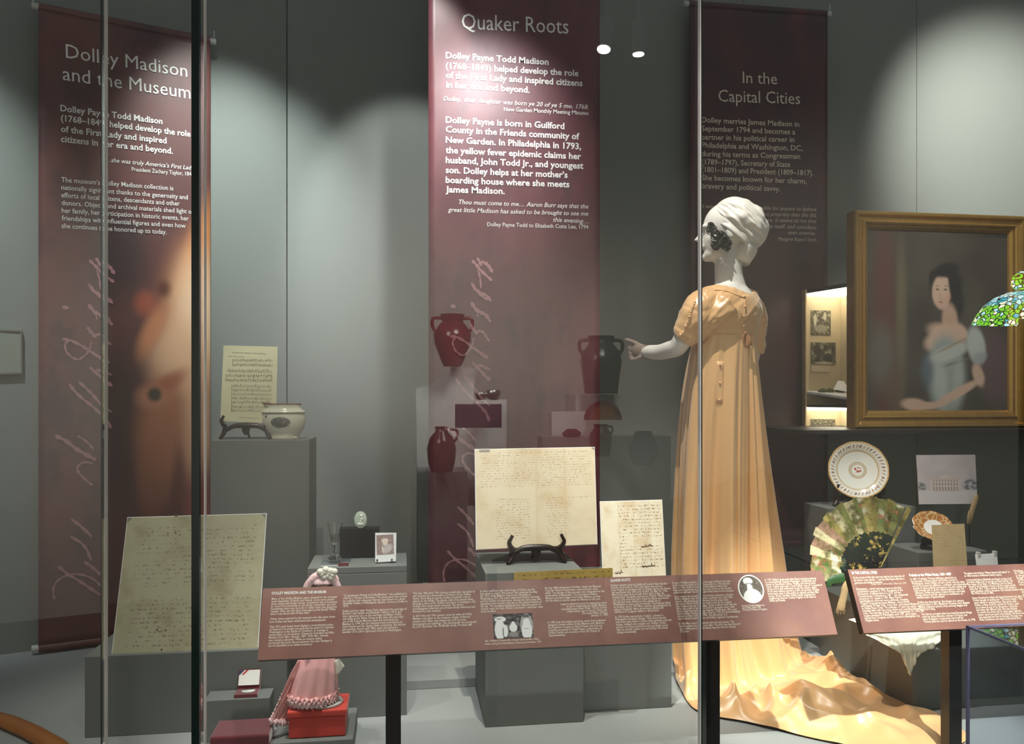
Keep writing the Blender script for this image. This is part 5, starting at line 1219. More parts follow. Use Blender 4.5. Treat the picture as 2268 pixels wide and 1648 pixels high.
# bodice with short gathered sleeves
mb = MB()
tr_ = lambda a: 0.020 * abs(cos(a)) ** 1.5 - (0.006 if sin(a) < 0 else 0.014) * abs(sin(a))
mb.loft([bodyring(1607, 757, .112, .088), bodyring(1608, 744, .117, .094), bodyring(1607, 728, .126, .102), bodyring(1606, 705, .140, .108), bodyring(1607, 682, .148, .104), bodyring(1611, 664, .138, .092), bodyring(1617, 653, .110, .078, zf=tr_), bodyring(1619, 648, .088, .068, zf=tr_), bodyring(1619, 652, .070, .056, zf=tr_)])
mb.tube(catmull([mp_(1577, 662, -.05), mp_(1556, 676, -.08), mp_(1541, 700, -.09), mp_(1528, 726, -.085), mp_(1519, 742, -.078), mp_(1511, 753, -.072)], 22), [.034 + .020 * sin(pi * min(1.0, (i + 4) / 22)) if i < 16 else .0455 - (i - 16) * .0018 for i in range(22)], 28)
mb.tube(catmull([mp_(1608, 676, -.09), mp_(1585, 700, -.10), mp_(1556, 726, -.09), mp_(1532, 746, -.08)], 16), [.048 - .0012 * i for i in range(16)], 24)
mb.tube(catmull([mp_(1656, 666, .06), mp_(1666, 690, .09), mp_(1671, 714, .10), mp_(1671, 748, .105), mp_(1669, 784, .10)], 22), [.038 + .008 * sin(pi * i / 14) if i < 14 else .038 for i in range(22)], 26)
def wr_fn(co, n):
    q = co - mroot.location
    h = noise.noise(Vector((q.x * 16, q.y * 16, q.z * 30))) * 0.0035 + noise.noise(q * 42) * 0.0016
    h -= 0.0022 * max(0, 1 - abs(noise.noise(Vector((q.x * 9 + q.z * 14, q.y * 9, q.z * 12 - q.x * 8)))) * 7)
    c2 = q.dot(RT); u2 = q.z
    h += 0.0034 * (0.45 - abs(noise.noise(Vector(((c2 + u2) * 7.0, (u2 - c2) * 34.0, q.dot(FW) * 5))))) * 1.6
    return co + n * h
bod = remeshed(mb, 'bodice', M_satin, mroot, 0.0042, 4, wr_fn)
# ruched seam and corded buttons down the sleeve
def bvh_of(o):
    me = o.data; off = mroot.location
    return BVHTree.FromPolygons([v.co + off for v in me.vertices], [tuple(p.vertices) for p in me.polygons])
bb = bvh_of(bod)
def onsurf(tree, px, py, lift=0.0):
    d = ray(px, py).normalized(); h = tree.ray_cast(CAM, d)
    if h[0] is None: return None
    return h[0] + h[1] * lift
def sph(mb, c, r): mb.ell(c, (Vector((r, 0, 0)), Vector((0, r, 0)), Vector((0, 0, r))), 14, 10)
pts = [onsurf(bb, x, y, 0.001) for x, y in ((1540, 668), (1534, 680), (1530, 692), (1528, 702), (1522, 718), (1517, 731), (1510, 741))]
pts = [p for p in pts if p]
if len(pts) > 3: MB().tube(catmull(pts, 60), [0.0028 + 0.0022 * abs(sin(i * 0.9)) for i in range(60)], 8).build('ruched_seam', M_satin, mroot, smooth=True)
for x, y in ((1528, 702), (1519, 723), (1508, 742)):
    p = onsurf(bb, x, y, 0.0035)
    if p: m = MB(); sph(m, p, 0.0048); m.build('button', M_satin, mroot, smooth=True)
for x, y in ((1649, 657), (1649, 679), (1647, 700), (1646, 722)):
    p = onsurf(bb, x, y, 0.002)
    if p: m = MB(); sph(m, p, 0.0042); m.build('button', M_satin, mroot, smooth=True)
pts = [onsurf(bb, x, y, 0.0005) for x, y in ((1650, 654), (1650, 668), (1649, 684), (1648, 700), (1647, 716), (1646, 730), (1645, 742))]; pts = [p for p in pts if p]
if len(pts) > 2: MB().tube(catmull(pts, 30), 0.0016, 6).build('placket_seam', M_satin, mroot, smooth=True)
# neckline piping
pts = [onsurf(bb, x, y, 0.0) for x, y in ((1580, 642), (1596, 643), (1612, 646), (1628, 652), (1642, 657), (1650, 656), (1658, 648), (1663, 642))]; pts = [p for p in pts if p]
if len(pts) > 3: MB().tube(catmull(pts, 40), 0.0032, 8).build('neck_piping', M_satin, mroot, smooth=True)
# waist band
wb_ = [bodyring(1608, 745, .1185, .0955, 96), bodyring(1607.5, 739, .121, .098, 96), bodyring(1607.3, 733, .1215, .0985, 96)]
MB().loft(wb_, cap=False).build('waist_band', M_satin, mroot, smooth='all')

# skirt with train
def keyed(keys, phi):
    phi = phi % 360
    ks = keys + [(keys[0][0] + 360, keys[0][1])]
    for i in range(len(ks) - 1):
        if ks[i][0] <= phi <= ks[i + 1][0]:
            f = (phi - ks[i][0]) / (ks[i + 1][0] - ks[i][0]); p0 = ks[i - 1][1] if i > 0 else ks[-2][1]; p1 = ks[i][1]; p2 = ks[i + 1][1]; p3 = ks[i + 2][1] if i + 2 < len(ks) else ks[1][1]
            return 0.5 * ((2 * p1) + (p2 - p0) * f + (2 * p0 - 5 * p1 + 4 * p2 - p3) * f * f + (3 * p1 - p0 - 3 * p2 + p3) * f ** 3)
G = lambda x, y: onZ(x, y, ZD)
FK = [(0, G(1506, 1466)), (45, G(1522, 1508)), (90, G(1592, 1524)), (135, G(1685, 1512)), (180, G(1745, 1466)), (225, G(1730, 1440)), (270, G(1620, 1425)), (315, G(1535, 1432))]
HK = [(0, G(1496, 1490)), (18, G(1509, 1533)), (34, G(1535, 1572)), (50, G(1585, 1591)), (66, G(1650, 1603)), (82, G(1735, 1624)), (97, G(1850, 1650)), (109, G(1960, 1668)), (120, G(2060, 1672)), (129, G(2142, 1644)),
      (137, G(2110, 1606)), (146, G(2045, 1578)), (156, G(1975, 1550)), (166, G(1915, 1524)), (178, G(1855, 1492)), (194, G(1800, 1462)), (215, G(1755, 1436)), (270, G(1620, 1416)), (320, G(1525, 1424))]
NC = 480; ND = 90; NTn = 80
cols = []
Tc = mp_(1607, 746)
for j in range(NC):
    phi = 360.0 * j / NC; a = radians(phi); d = -cos(a) * RT - sin(a) * FW
    lat, dep = .1175, .0945
    rT = 1 / sqrt((d.dot(bl) / lat) ** 2 + (d.dot(bf) / dep) ** 2)
    T = Tc + d * rT; Fp = keyed(FK, phi); H = keyed(HK, phi)
    wgt = (1 - cos(a)) / 2
    pl_ = sin(8 * a + 0.6 + 0.6 * sin(2 * a)) + 0.65 * sin(15 * a + 1.9) + 0.35 * sin(27 * a + 0.3 + sin(3 * a))
    backg = math.exp(-((phi - 150) / 28) ** 2)
    pl_ += 0.7 * backg * sin(41 * a)
    pleat = (abs(pl_) ** 0.8) * (1 if pl_ > 0 else -1)
    out = (H - Fp); outL = max(out.length, 1e-4); od = out / outL
    col = []
    for i in range(ND):
        t = i / (ND - 1)
        f = (1 - wgt) * (1 - (1 - t) ** 6) + wgt * (t ** 1.35)
        p = T.lerp(Fp, f); p.z = T.z + (ZD + 0.008 - T.z) * t
        amp = 0.0012 + 0.0150 * min(1, t * 1.5) + 0.008 * t
        fl = max(0, (t - 0.80) / 0.20) ** 2
        p += d * (amp * pleat * (1 - 0.4 * fl)) + od * (min(outL, 0.16) * 0.28 * fl)
        fd = radians(18) * 0
        col.append(p)
    # the train on the floor
    last = col[-1].copy(); steps = []
    for i in range(1, NTn):
        s = i / (NTn - 1); base = last.lerp(H, s ** 0.9)
        q = base - mroot.location
        dist = outL * s
        nz1 = noise.noise(Vector((phi * 0.060 + 1.6 * s, s * 1.3 + phi * 0.010, 1.3)))
        nz2 = noise.noise(Vector((q.x * 6.0 + q.y * 4, q.y * 8.0 - q.x * 2, 4.1)))
        nz3 = noise.noise(Vector((q.x * 13 + 2 * q.y, q.y * 16, 7.7)))
        env = min(1.0, dist / 0.14) * (1 - s ** 4 * 0.95) * min(1.0, outL / 0.26)
        lift = 0.052 * max(0, 1 - abs(nz1) * 2.6) ** 1.6 + 0.042 * max(0, 1 - abs(nz2) * 3.0) ** 1.6 + 0.012 * max(0, nz3 + 0.2)
        ridge = 0.030 * math.exp(-((phi - 174) / 12) ** 2) * sin(pi * min(1, s * 1.05))
        pleatz = 0.010 * pleat * (1 - s) ** 2
        z = ZD + 0.006 + 0.012 * (1 - s) + max(0, env * (lift + ridge) + pleatz * min(1, outL / 0.1)) + 0.003 * (1 - s)
        steps.append(Vector((base.x, base.y, z)))
    # ease the corner between fall and floor
    full = col + steps
    cols.append(full)
for _ in range(3):
    new = []
    for j in range(NC):
        a_, b_, c_ = cols[j - 1], cols[j], cols[(j + 1) % NC]
        new.append([b_[i].z if i < ND else (a_[i].z + 2 * b_[i].z + c_[i].z) / 4 for i in range(len(b_))])
    for j in range(NC):
        zz_ = new[j]
        for i in range(ND, len(zz_) - 1): cols[j][i].z = (zz_[i - 1] + 2 * zz_[i] + zz_[i + 1]) / 4
R_n = ND + NTn - 1
# smoothing pass near the bend
for c_ in cols:
    for _ in range(6):
        for i in range(ND - 14, ND + 14):
            c_[i] = c_[i] * 0.5 + (c_[i - 1] + c_[i + 1]) * 0.25
            c_[i].z = max(c_[i].z, ZD + 0.004)
vs = [c_[i] for i in range(R_n) for c_ in cols]
fs = [(i * NC + j, i * NC + (j + 1) % NC, (i + 1) * NC + (j + 1) % NC, (i + 1) * NC + j) for i in range(R_n - 1) for j in range(NC)]
sk = MB().add(vs, fs).build('skirt_with_train', M_satin, mroot, smooth='all')
bs = bvh_of(sk)
# small buttoned tab on the skirt back, bow at the waist
tabp = [(1588, 800), (1603, 800), (1602, 893), (1586, 893)]
tp = [onsurf(bs, x, y) for x, y in tabp]
mids = [[onsurf(bs, 1588 + (1586 - 1588) * k / 9 + dx, 800 + 93 * k / 9, 0.0015) for k in range(10)] for dx in (0, 5, 10, 15)]
if all(p is not None for r_ in mids for p in r_):
    mb = MB().add([p for r_ in mids for p in r_], [(a * 10 + k, a * 10 + k + 1, (a + 1) * 10 + k + 1, (a + 1) * 10 + k) for a in range(3) for k in range(9)])
    o = mb.build('button_tab', M_satin, mroot, smooth='all'); md = o.modifiers.new('thick', 'SOLIDIFY'); md.thickness = 0.002; md.offset = 0
for x, y in ((1594, 808), (1594, 848), (1593, 886)):
    p = onsurf(bs, x, y, 0.004)
    if p: m = MB(); sph(m, p, 0.0045); m.build('button', M_satin, mroot, smooth=True)
M_bow = plain('brown_silk_bow', (0.45, 0.22, 0.10), 0.45, var=0.2, sc=30)
bw = onsurf(bb, 1649, 737, 0.006) or mp_(1649, 737, -.1)
mb = MB(); sph(mb, bw, 0.006)
mb.tube([bw, bw + RT * 0.010 - UP * 0.016, bw + RT * 0.012 - UP * 0.036, bw + RT * 0.003 - UP * 0.045], [.003, .009, .011, .004], 10, flat=0.45, side=RT)
mb.tube([bw, bw - RT * 0.010 - UP * 0.012, bw - RT * 0.007 - UP * 0.028], [.003, .006, .002], 10, flat=0.5, side=RT)
mb.build('waist_bow', M_bow, mroot, smooth=True)

# cap and ringlets
croot = mroot
def fold_r(a, b):
    return 1 + 0.035 * abs(sin(7 * a + 2 * b + 1.5 * sin(2 * a))) * sin(b) + 0.022 * sin(17 * a + 1 + 2 * sin(b * 3)) * sin(b) ** 2
ca = radians(40); e1 = (cos(ca) * RT - sin(ca) * UP); e2 = (sin(ca) * RT + cos(ca) * UP); e3 = e1.cross(e2)
cc_ = mp_(1637, 498, 0.0); rings = []
for i in range(1, 60):
    b = pi * i / 60; ring_ = []
    for k in range(160):
        a = 2 * pi * k / 160; q = fold_r(a, b)
        gath = 1.0
        x = -cos(b); r_ = sin(b) ** 0.85
        wid = 1.0
        off = Vector((cos(a), sin(a), 0))
        n_ = noise.noise(Vector((cos(a) * 2.2, sin(a) * 2.2, x * 3.0))) * 0.10 + (0.4 - abs(noise.noise(Vector((cos(a) * 4.6 + x * 0.8, sin(a) * 4.6, x * 1.3 + 0.3 * sin(a * 3)))))) * 0.20 * min(1, sin(b) * 1.5)
        ring_.append(cc_ + e1 * (0.103 * x) + (e2 * (0.075 * off.x) + e3 * (0.086 * off.y)) * (r_ * (q + n_)))
    rings.append(ring_)
MB().loft(rings).build('cap_crown', M_cap, croot, smooth='all')
# seam across the crown
pts = []
tb = BVHTree.FromPolygons([p for r_ in rings for p in r_], [(i * 160 + k, i * 160 + (k + 1) % 160, (i + 1) * 160 + (k + 1) % 160, (i + 1) * 160 + k) for i in range(58) for k in range(160)])
for x, y in ((1643, 446), (1648, 456), (1651, 466), (1655, 478)):
    p = onsurf(tb, x, y, 0.0012); p and pts.append(p)
if len(pts) > 2: MB().tube(catmull(pts, 12), 0.0016, 6).build('cap_seam', M_cap, croot, smooth=True)
# band from the brow down behind the ear to the nape
b1 = (RT * 92 - UP * 84).normalized(); bn = (RT * 84 + UP * 92).normalized(); bc = mp_(1612, 524); b3 = b1.cross(bn)
rings = []
for t in (-1.0, -0.5, 0, 0.5, 1.0):
    ww = 0.016; k_ = 1 - 0.02 * t
    rings.append([bc + bn * (ww * t + 0.012) + b1 * (0.088 * k_ * cos(2 * pi * i / 72) + 0.012) + b3 * (0.081 * k_ * sin(2 * pi * i / 72)) for i in range(72)])
MB().loft(rings, cap=False).build('cap_band', M_cap, croot, smooth='all').modifiers.new('thick', 'SOLIDIFY').thickness = 0.002
rings = []
for (x, y, hw, hd) in ((1648, 545, 27, .068), (1646, 553, 28.5, .066), (1642, 567, 25, .060), (1637, 581, 20, .052)):
    c0 = mp_(x, y); dwn = (y - 545) * 0.0
    rings.append([c0 + RT * (hw * 0.001554 * cos(2 * pi * i / 60)) + FW * (hd * sin(2 * pi * i / 60)) - UP * (0.012 * cos(2 * pi * i / 60)) for i in range(60)])
MB().loft(rings).build('cap_nape_band', M_cap, croot, smooth='all')
hroot = mroot
random.seed(21); mb = MB()
def curl(px, py, r, turns, drift, dz=-0.078, th=0.0016):
    c = mp_(px, py, dz); q = []
    n = int(turns * 16)
    for i in range(n):
        a = i / 16 * 2 * pi; q.append(c + RT * (r * cos(a) + drift[0] * i / n) + UP * (r * sin(a) * 0.9 + drift[1] * i / n) + FW * (-0.004 + 0.004 * sin(a + 1) + 0.006 * i / n))
    mb.tube(q, [th * (1 - 0.35 * i / n) for i in range(n)], 6)
for k in range(15):
    curl(1574 + random.uniform(-5, 6), 504 + random.uniform(-7, 9), random.uniform(.006, .013), random.uniform(1.1, 2.0), (random.uniform(-.004, .010), random.uniform(-.016, .0)), -0.070 + random.uniform(-.006, .004))
for k in range(26):
    t = random.random(); curl(1583 + 30 * t + random.uniform(-5, 3), 521 + 26 * t + random.uniform(-8, 9), random.uniform(.006, .014), random.uniform(1.0, 2.2), (random.uniform(-.008, .010), random.uniform(-.016, .004)), -0.078 + random.uniform(-.006, .003), random.uniform(.0014, .0024))
for k in range(6):
    curl(1583 + random.uniform(-4, 4), 546 + random.uniform(-5, 3), random.uniform(.009, .013), 1.6, (.006, -.004), -0.078)
mb.build('curls', M_hair, hroot, smooth='all')
# dense base of the hairpiece
mb = MB()
for x, y, r_ in ((1598, 518, .011), (1606, 527, .012), (1613, 537, .011), (1612, 548, .009), (1573, 497, .007), (1600, 530, .009)):
    c0 = mp_(x, y, -0.066); mb.ell(c0, (e1 * r_ * 1.3, e2 * r_, FW * r_ * 0.8), 14, 10)
mb.build('hair_base', M_hair, hroot, smooth='all')

# ------------------------------------------------------------------ ledge with the framed portrait and a lit showcase
xl = onY(1780, 945, 2.93).x
t_ = thing('wall_ledge', ((xl + 3.9) / 2, 3.2, 1.30), 'thin dark ledge along the back wall under the gilt-framed portrait', 'shelf')
MB().box(xl, 3.899, 2.93, 3.499, 1.304, 1.3195, bev=0.001).build('board', M_slab, t_)
px0 = 1.868; px1 = 2.663; pz0 = 1.3205; pz1 = 2.229; PY = 3.10
root = thing('framed_portrait', ((px0 + px1) / 2, PY, pz0), 'large gilt-framed painting of a seated dark-haired woman in pale dress', 'painting')
prof = [(0.0, 0.060), (0.0, 0.004), (0.003, -0.004), (0.008, -0.008), (0.016, -0.007), (0.020, 0.0), (0.026, 0.006), (0.036, 0.008), (0.040, 0.002), (0.046, -0.002), (0.053, 0.002), (0.056, 0.010), (0.062, 0.012), (0.068, 0.016), (0.0735, 0.022), (0.0735, 0.055)]
def frame_side(a, b, ins_a, ins_b):
    """a, b outer corners; inset vectors point to the inside of the frame"""
    rings = [[Vector(c) + Vector(i_) * w_ + Vector((0, d_, 0)) for w_, d_ in prof] for c, i_ in ((a, ins_a), (b, ins_b))]
    return MB().loft(rings, cap=True)
Cn = [Vector((px0, PY - 0.045, pz0)), Vector((px1, PY - 0.045, pz0)), Vector((px1, PY - 0.045, pz1)), Vector((px0, PY - 0.045, pz1))]
In = [Vector((1, 0, 1)), Vector((-1, 0, 1)), Vector((-1, 0, -1)), Vector((1, 0, -1))]
for k in range(4):
    frame_side(Cn[k], Cn[(k + 1) % 4], In[k], In[(k + 1) % 4]).build('frame_side', M_gold, root)
def portrait_mat():
    t = NT('portrait_paint'); uv = t.uv()
    c = t.mix(t.ramp(t.noise(uv, 3, 4), 0.3, 0.7), (0.050, 0.045, 0.038), (0.085, 0.075, 0.060))
    for (cx, cy, rx, ry, soft, rot, col, amt) in [
      (0.12, 0.45, 0.13, 0.9, 0.3, 0, (0.12, 0.04, 0.035), 0.8), (0.24, 0.5, 0.06, 0.7, 0.2, 0, (0.17, 0.14, 0.08), 0.7), (0.10, 0.30, 0.16, 0.28, 0.2, 0, (0.15, 0.16, 0.13), 0.7), (0.20, 0.12, 0.09, 0.2, 0.3, 0, (0.15, 0.09, 0.06), 0.7),
      (0.93, 0.24, 0.20, 0.28, 0.5, 10, (0.12, 0.075, 0.085), 0.9),
      (0.56, 0.70, 0.145, 0.135, 0.55, 15, (0.018, 0.016, 0.016), 1), (0.63, 0.60, 0.075, 0.12, 0.5, 0, (0.02, 0.018, 0.018), 0.95),
      (0.585, 0.50, 0.072, 0.13, 0.55, 6, (0.52, 0.34, 0.25), 1), (0.56, 0.425, 0.18, 0.075, 0.45, -14, (0.60, 0.41, 0.31), 1), (0.66, 0.44, 0.09, 0.055, 0.45, -34, (0.58, 0.40, 0.30), 1), (0.50, 0.385, 0.13, 0.075, 0.45, 10, (0.62, 0.43, 0.33), 1),
      (0.56, 0.20, 0.17, 0.28, 0.6, 4, (0.30, 0.34, 0.33), 1), (0.58, 0.325, 0.20, 0.055, 0.5, 16, (0.46, 0.48, 0.45), 0.95), (0.60, 0.365, 0.19, 0.013, 0.3, 22, (0.30, 0.24, 0.16), 0.7), (0.60, 0.262, 0.17, 0.012, 0.3, 14, (0.20, 0.20, 0.17), 0.8), (0.52, 0.15, 0.07, 0.20, 0.3, 6, (0.44, 0.47, 0.44), 0.8), (0.64, 0.16, 0.05, 0.18, 0.3, -6, (0.40, 0.43, 0.41), 0.7), (0.42, 0.22, 0.07, 0.13, 0.25, 0, (0.10, 0.13, 0.17), 0.85),
      (0.775, 0.365, 0.080, 0.135, 0.6, 14, (0.44, 0.47, 0.45), 1), (0.80, 0.30, 0.075, 0.04, 0.4, 10, (0.30, 0.33, 0.33), .8), (0.79, 0.20, 0.050, 0.09, 0.5, 24, (0.58, 0.39, 0.30), 1), (0.63, 0.095, 0.25, 0.036, 0.5, 24, (0.60, 0.41, 0.31), 1), (0.33, 0.035, 0.12, 0.045, 0.5, -4, (0.60, 0.40, 0.30), 1), (0.42, 0.028, 0.12, 0.028, 0.5, 4, (0.58, 0.39, 0.29), 1),
      (0.525, 0.665, 0.078, 0.108, 0.72, -5, (0.62, 0.43, 0.33), 1), (0.535, 0.60, 0.055, 0.05, 0.5, 0, (0.58, 0.38, 0.29), 0.9), (0.615, 0.69, 0.050, 0.12, 0.5, 12, (0.020, 0.018, 0.018), 1), (0.56, 0.785, 0.12, 0.052, 0.5, 10, (0.02, 0.018, 0.018), 1), (0.452, 0.745, 0.026, 0.055, 0.4, -12, (0.02, 0.018, 0.018), .9),
      (0.495, 0.676, 0.020, 0.009, 0.2, 0, (0.07, 0.04, 0.03), 0.85), (0.553, 0.676, 0.020, 0.009, 0.2, 0, (0.07, 0.04, 0.03), 0.85), (0.495, 0.695, 0.024, 0.005, 0.2, 6, (0.12, 0.07, 0.05), 0.6), (0.556, 0.696, 0.024, 0.005, 0.2, -6, (0.12, 0.07, 0.05), 0.6), (0.512, 0.640, 0.010, 0.030, 0.2, 0, (0.48, 0.27, 0.20), 0.55), (0.518, 0.606, 0.022, 0.008, 0.2, 0, (0.42, 0.12, 0.10), 0.85), (0.575, 0.635, 0.028, 0.028, 0.1, 0, (0.62, 0.27, 0.20), 0.6)]:
        c = t.mix(t.math('MULTIPLY', t.blob(uv, cx, cy, rx, ry, soft, rot), amt), c, col)
    t.bump(t.noise(uv, 160, 3), 0.15, 0.0004)
    return t.fin(c, 0.42, spec=0.3)
i0, i1, j0, j1 = px0 + 0.072, px1 - 0.072, pz0 + 0.072, pz1 - 0.072
MB().quadbox([Vector((i0, PY - 0.020, j0)), Vector((i1, PY - 0.020, j0)), Vector((i1, PY - 0.020, j1)), Vector((i0, PY - 0.020, j1))], 0.004).build('canvas', portrait_mat(), root)
MB().box(px0 + 0.02, px1 - 0.02, PY + 0.010, PY + 0.013, pz0 + 0.02, pz1 - 0.02).build('backing', M_gilt_dark, root)

M_beige = plain('beige_fabric_lining', (0.62, 0.50, 0.30), 0.8, var=0.05, sc=30)
M_lamp = emit('lit_diffuser', (1.0, 0.93, 0.78), 4.0)
sx0 = onY(1783, 700, 3.37).x; sx1 = 1.99
root = thing('lit_showcase', ((sx0 + sx1) / 2, 3.3, 1.32), 'lit beige showcase holding two old photographs, left of the gilt frame', 'showcase')
zt2 = onY(1800, 657, 3.37).z; zb2 = onY(1800, 866, 3.37).z
MB().box(sx0, sx1, 3.37, 3.385, 1.3205, zt2 + 0.012).build('back_panel', M_beige, root)
def prism(xy, z0, z1):
    n = len(xy); return MB().add([Vector((x, y, z0)) for x, y in xy] + [Vector((x, y, z1)) for x, y in xy], [tuple(reversed(range(n))), tuple(range(n, 2 * n))] + [(k, (k + 1) % n, n + (k + 1) % n, n + k) for k in range(n)])
fr0 = onY(1878, 643, 3.135)
plan = [(sx0, 3.369), (fr0.x, 3.135), (sx1, 3.125), (sx1, 3.369)]
prism(plan, zt2 + 0.001, zt2 + 0.012).build('light_diffuser', M_lamp, root)
prism([(x, y) for x, y in plan], zt2 + 0.0125, zt2 + 0.03).build('roof', M_slab, root)
bed = [Vector((sx0, 3.368, zb2)), Vector((fr0.x, 3.135, 1.450)), Vector((sx1, 3.125, 1.450)), Vector((sx1, 3.368, zb2))]
MB().add(bed + [p - Vector((0, 0, 0.01)) for p in bed], [(0, 1, 2, 3), (7, 6, 5, 4), (0, 4, 5, 1), (1, 5, 6, 2), (2, 6, 7, 3), (3, 7, 4, 0)]).build('sloping_bed', M_paperwhite, root)
prism(plan, 1.405, 1.415).build('middle_shelf', M_slab, root)
prism(plan, 1.393, 1.4045).build('lower_light_diffuser', M_lamp, root)
MB().box(sx0 - 0.006, sx0, 3.355, 3.385, 1.3205, zt2 + 0.03).build('edge_post', M_ceram_in if False else M_ivory, root)
MB().box(sx1, sx1 + 0.01, 3.125, 3.385, 1.3205, zt2 + 0.03).build('side_panel', M_beige, root)
def old_photo(name, blobs, s): return photo_mat(name, blobs, base=(0.10, 0.085, 0.05), nz=0.9, hi=(0.50, 0.46, 0.32), sc=s)
LTp = (0.58, 0.53, 0.38); DKp = (0.05, 0.045, 0.03)
for nm, x0, y0, x1, y1, mt_ in (('mounted_photograph', 1797, 741, 1840, 687, old_photo('old_print_figures', [(0.2, 0.6, 0.10, 0.3, 0.6, 0, LTp, .9), (0.5, 0.25, 0.45, 0.2, 0.5, 0, (0.35, 0.32, 0.22), .8), (0.7, 0.75, 0.12, 0.2, 0.5, 0, LTp, .7), (0.45, 0.6, 0.1, 0.25, 0.5, 0, DKp, .8)], 8)), ('mounted_photograph', 1797, 806, 1851, 758, old_photo('old_print_room', [(0.25, 0.65, 0.16, 0.26, 0.7, 0, DKp, .9), (0.58, 0.75, 0.08, 0.16, 0.8, 0, DKp, .9), (0.9, 0.7, 0.06, 0.25, 0.6, -12, DKp, .9), (0.28, 0.22, 0.13, 0.2, 0.8, 0, DKp, .9), (0.70, 0.28, 0.2, 0.26, 0.8, 0, DKp, .9), (0.5, 0.05, 0.5, 0.08, 0.5, 0, LTp, .8)], 3)), ('caption_card', 1797, 823, 1838, 810, M_paperwhite), ('mounted_photograph', 1868, 745, 1905, 680, old_photo('old_print_dark', [], 6)), ('mounted_photograph', 1797, 944, 1850, 928, old_photo('old_print_lower', [], 9))):
    c = [onY(x0, y0, 3.366), onY(x1, y0 + 1, 3.366), onY(x1, y1 + 1, 3.366), onY(x0, y1, 3.366)]
    if nm == 'caption_card': mt_ = plain('caption_cream', (0.62, 0.52, 0.38), 0.7)
    MB().quadbox(c, 0.0035).build(nm, mt_, root)
M_olive = plain('green_slippers', (0.10, 0.12, 0.03), 0.5, var=0.3, sc=40)
for (x, y), nm in (((1822, 858), 'green slipper at the left end of the white bed in the lit showcase'), ((1838, 861), 'green slipper in the middle of the white bed in the lit showcase'), ((1860, 866), 'green slipper beside the white booklet in the lit showcase')):
    p = onY(x, y, 3.31); o = thing('small_slipper', p, nm, 'slipper', 'slippers in the lit showcase')
    z = 1.45 + (zb2 - 1.45) * (3.31 - 3.135) / 0.233 + 0.006
    MB().tube([Vector((p.x - 0.022, p.y, z)), Vector((p.x - 0.006, p.y, z + 0.004)), Vector((p.x + 0.010, p.y, z + 0.002)), Vector((p.x + 0.022, p.y, z - 0.002))], [0.004, 0.010, 0.009, 0.003], 12, flat=0.6).build('upper', M_olive, o, smooth=True)
p = onY(1862, 858, 3.32)
root2 = thing('open_booklet', p, 'white open booklet on the bed of the lit showcase', 'booklet')
MB().quadbox([onY(1846, 862, 3.30), onY(1880, 868, 3.28), onY(1880, 846, 3.34), onY(1856, 843, 3.34)], 0.002).build('page', M_paperwhite, root2)

# faint picture-frame reflection, built as a solid card on the left wall
c = [onleft(-60, 832, 0.012), onleft(50, 828, 0.012), onleft(49, 732, 0.012), onleft(-60, 726, 0.012)]
root = thing('reflected_frame', (c[0] + c[1]) / 2, 'faint reflection of a picture frame, built as a grey-green card at the far left', 'picture')
M_refl_green = plain('reflection_grey_green', (0.26, 0.28, 0.24), 0.6, var=0.03); M_refl_brown = plain('reflection_brown_grey', (0.17, 0.16, 0.14), 0.6)
MB().quadbox(c, 0.010).build('card', M_refl_green, root)  # solid card stands in for the reflected picture
cm_ = sum(c, Vector()) / 4
for k in range(4):
    a_, b_ = c[k], c[(k + 1) % 4]; ia = a_ + (cm_ - a_) * 0.07; ib = b_ + (cm_ - b_) * 0.07
    MB().quadbox([p + WN * 0.004 for p in (a_, b_, ib, ia)], 0.006).build('frame_side', M_refl_brown, root)  # edges of the reflected frame, built as solid strips

# ------------------------------------------------------------------ clear acrylic case in the lower right corner, outside the glass
ax0 = 1.100; ay1 = 1.41; az1 = 0.9965
root = thing('acrylic_case', (1.42, 1.15, 0.60), 'clear acrylic case with violet edges in the lower right corner', 'case')
MB().box(ax0, ax0 + 0.004, 0.86, ay1, 0.602, az1).build('side_pane', M_acryl, root)
MB().box(ax0 + 0.0045, 1.75, ay1 - 0.004, ay1, 0.602, az1).build('back_pane', M_acryl, root)
MB().box(ax0, 1.75, 0.86, ay1, az1 + 0.0005, az1 + 0.0045).build('top_pane', M_acryl, root)
MB().box(ax0 - 0.001, ax0 + 0.004, ay1 - 0.0015, ay1 + 0.0035, 0.602, az1 + 0.005).build('edge', M_acedge, root)
MB().box(ax0 - 0.001, ax0 + 0.004, 0.86, ay1, az1 + 0.0015, az1 + 0.006).build('edge', M_acedge, root)
MB().box(ax0 + 0.004, 1.75, ay1 - 0.001, ay1 + 0.003, az1 + 0.0015, az1 + 0.005).build('edge', M_acedge, root)
MB().box(ax0 - 0.02, 1.77, 0.84, ay1 + 0.02, 0.0, 0.601, bev=0.003).build('pedestal', M_plinth, root)

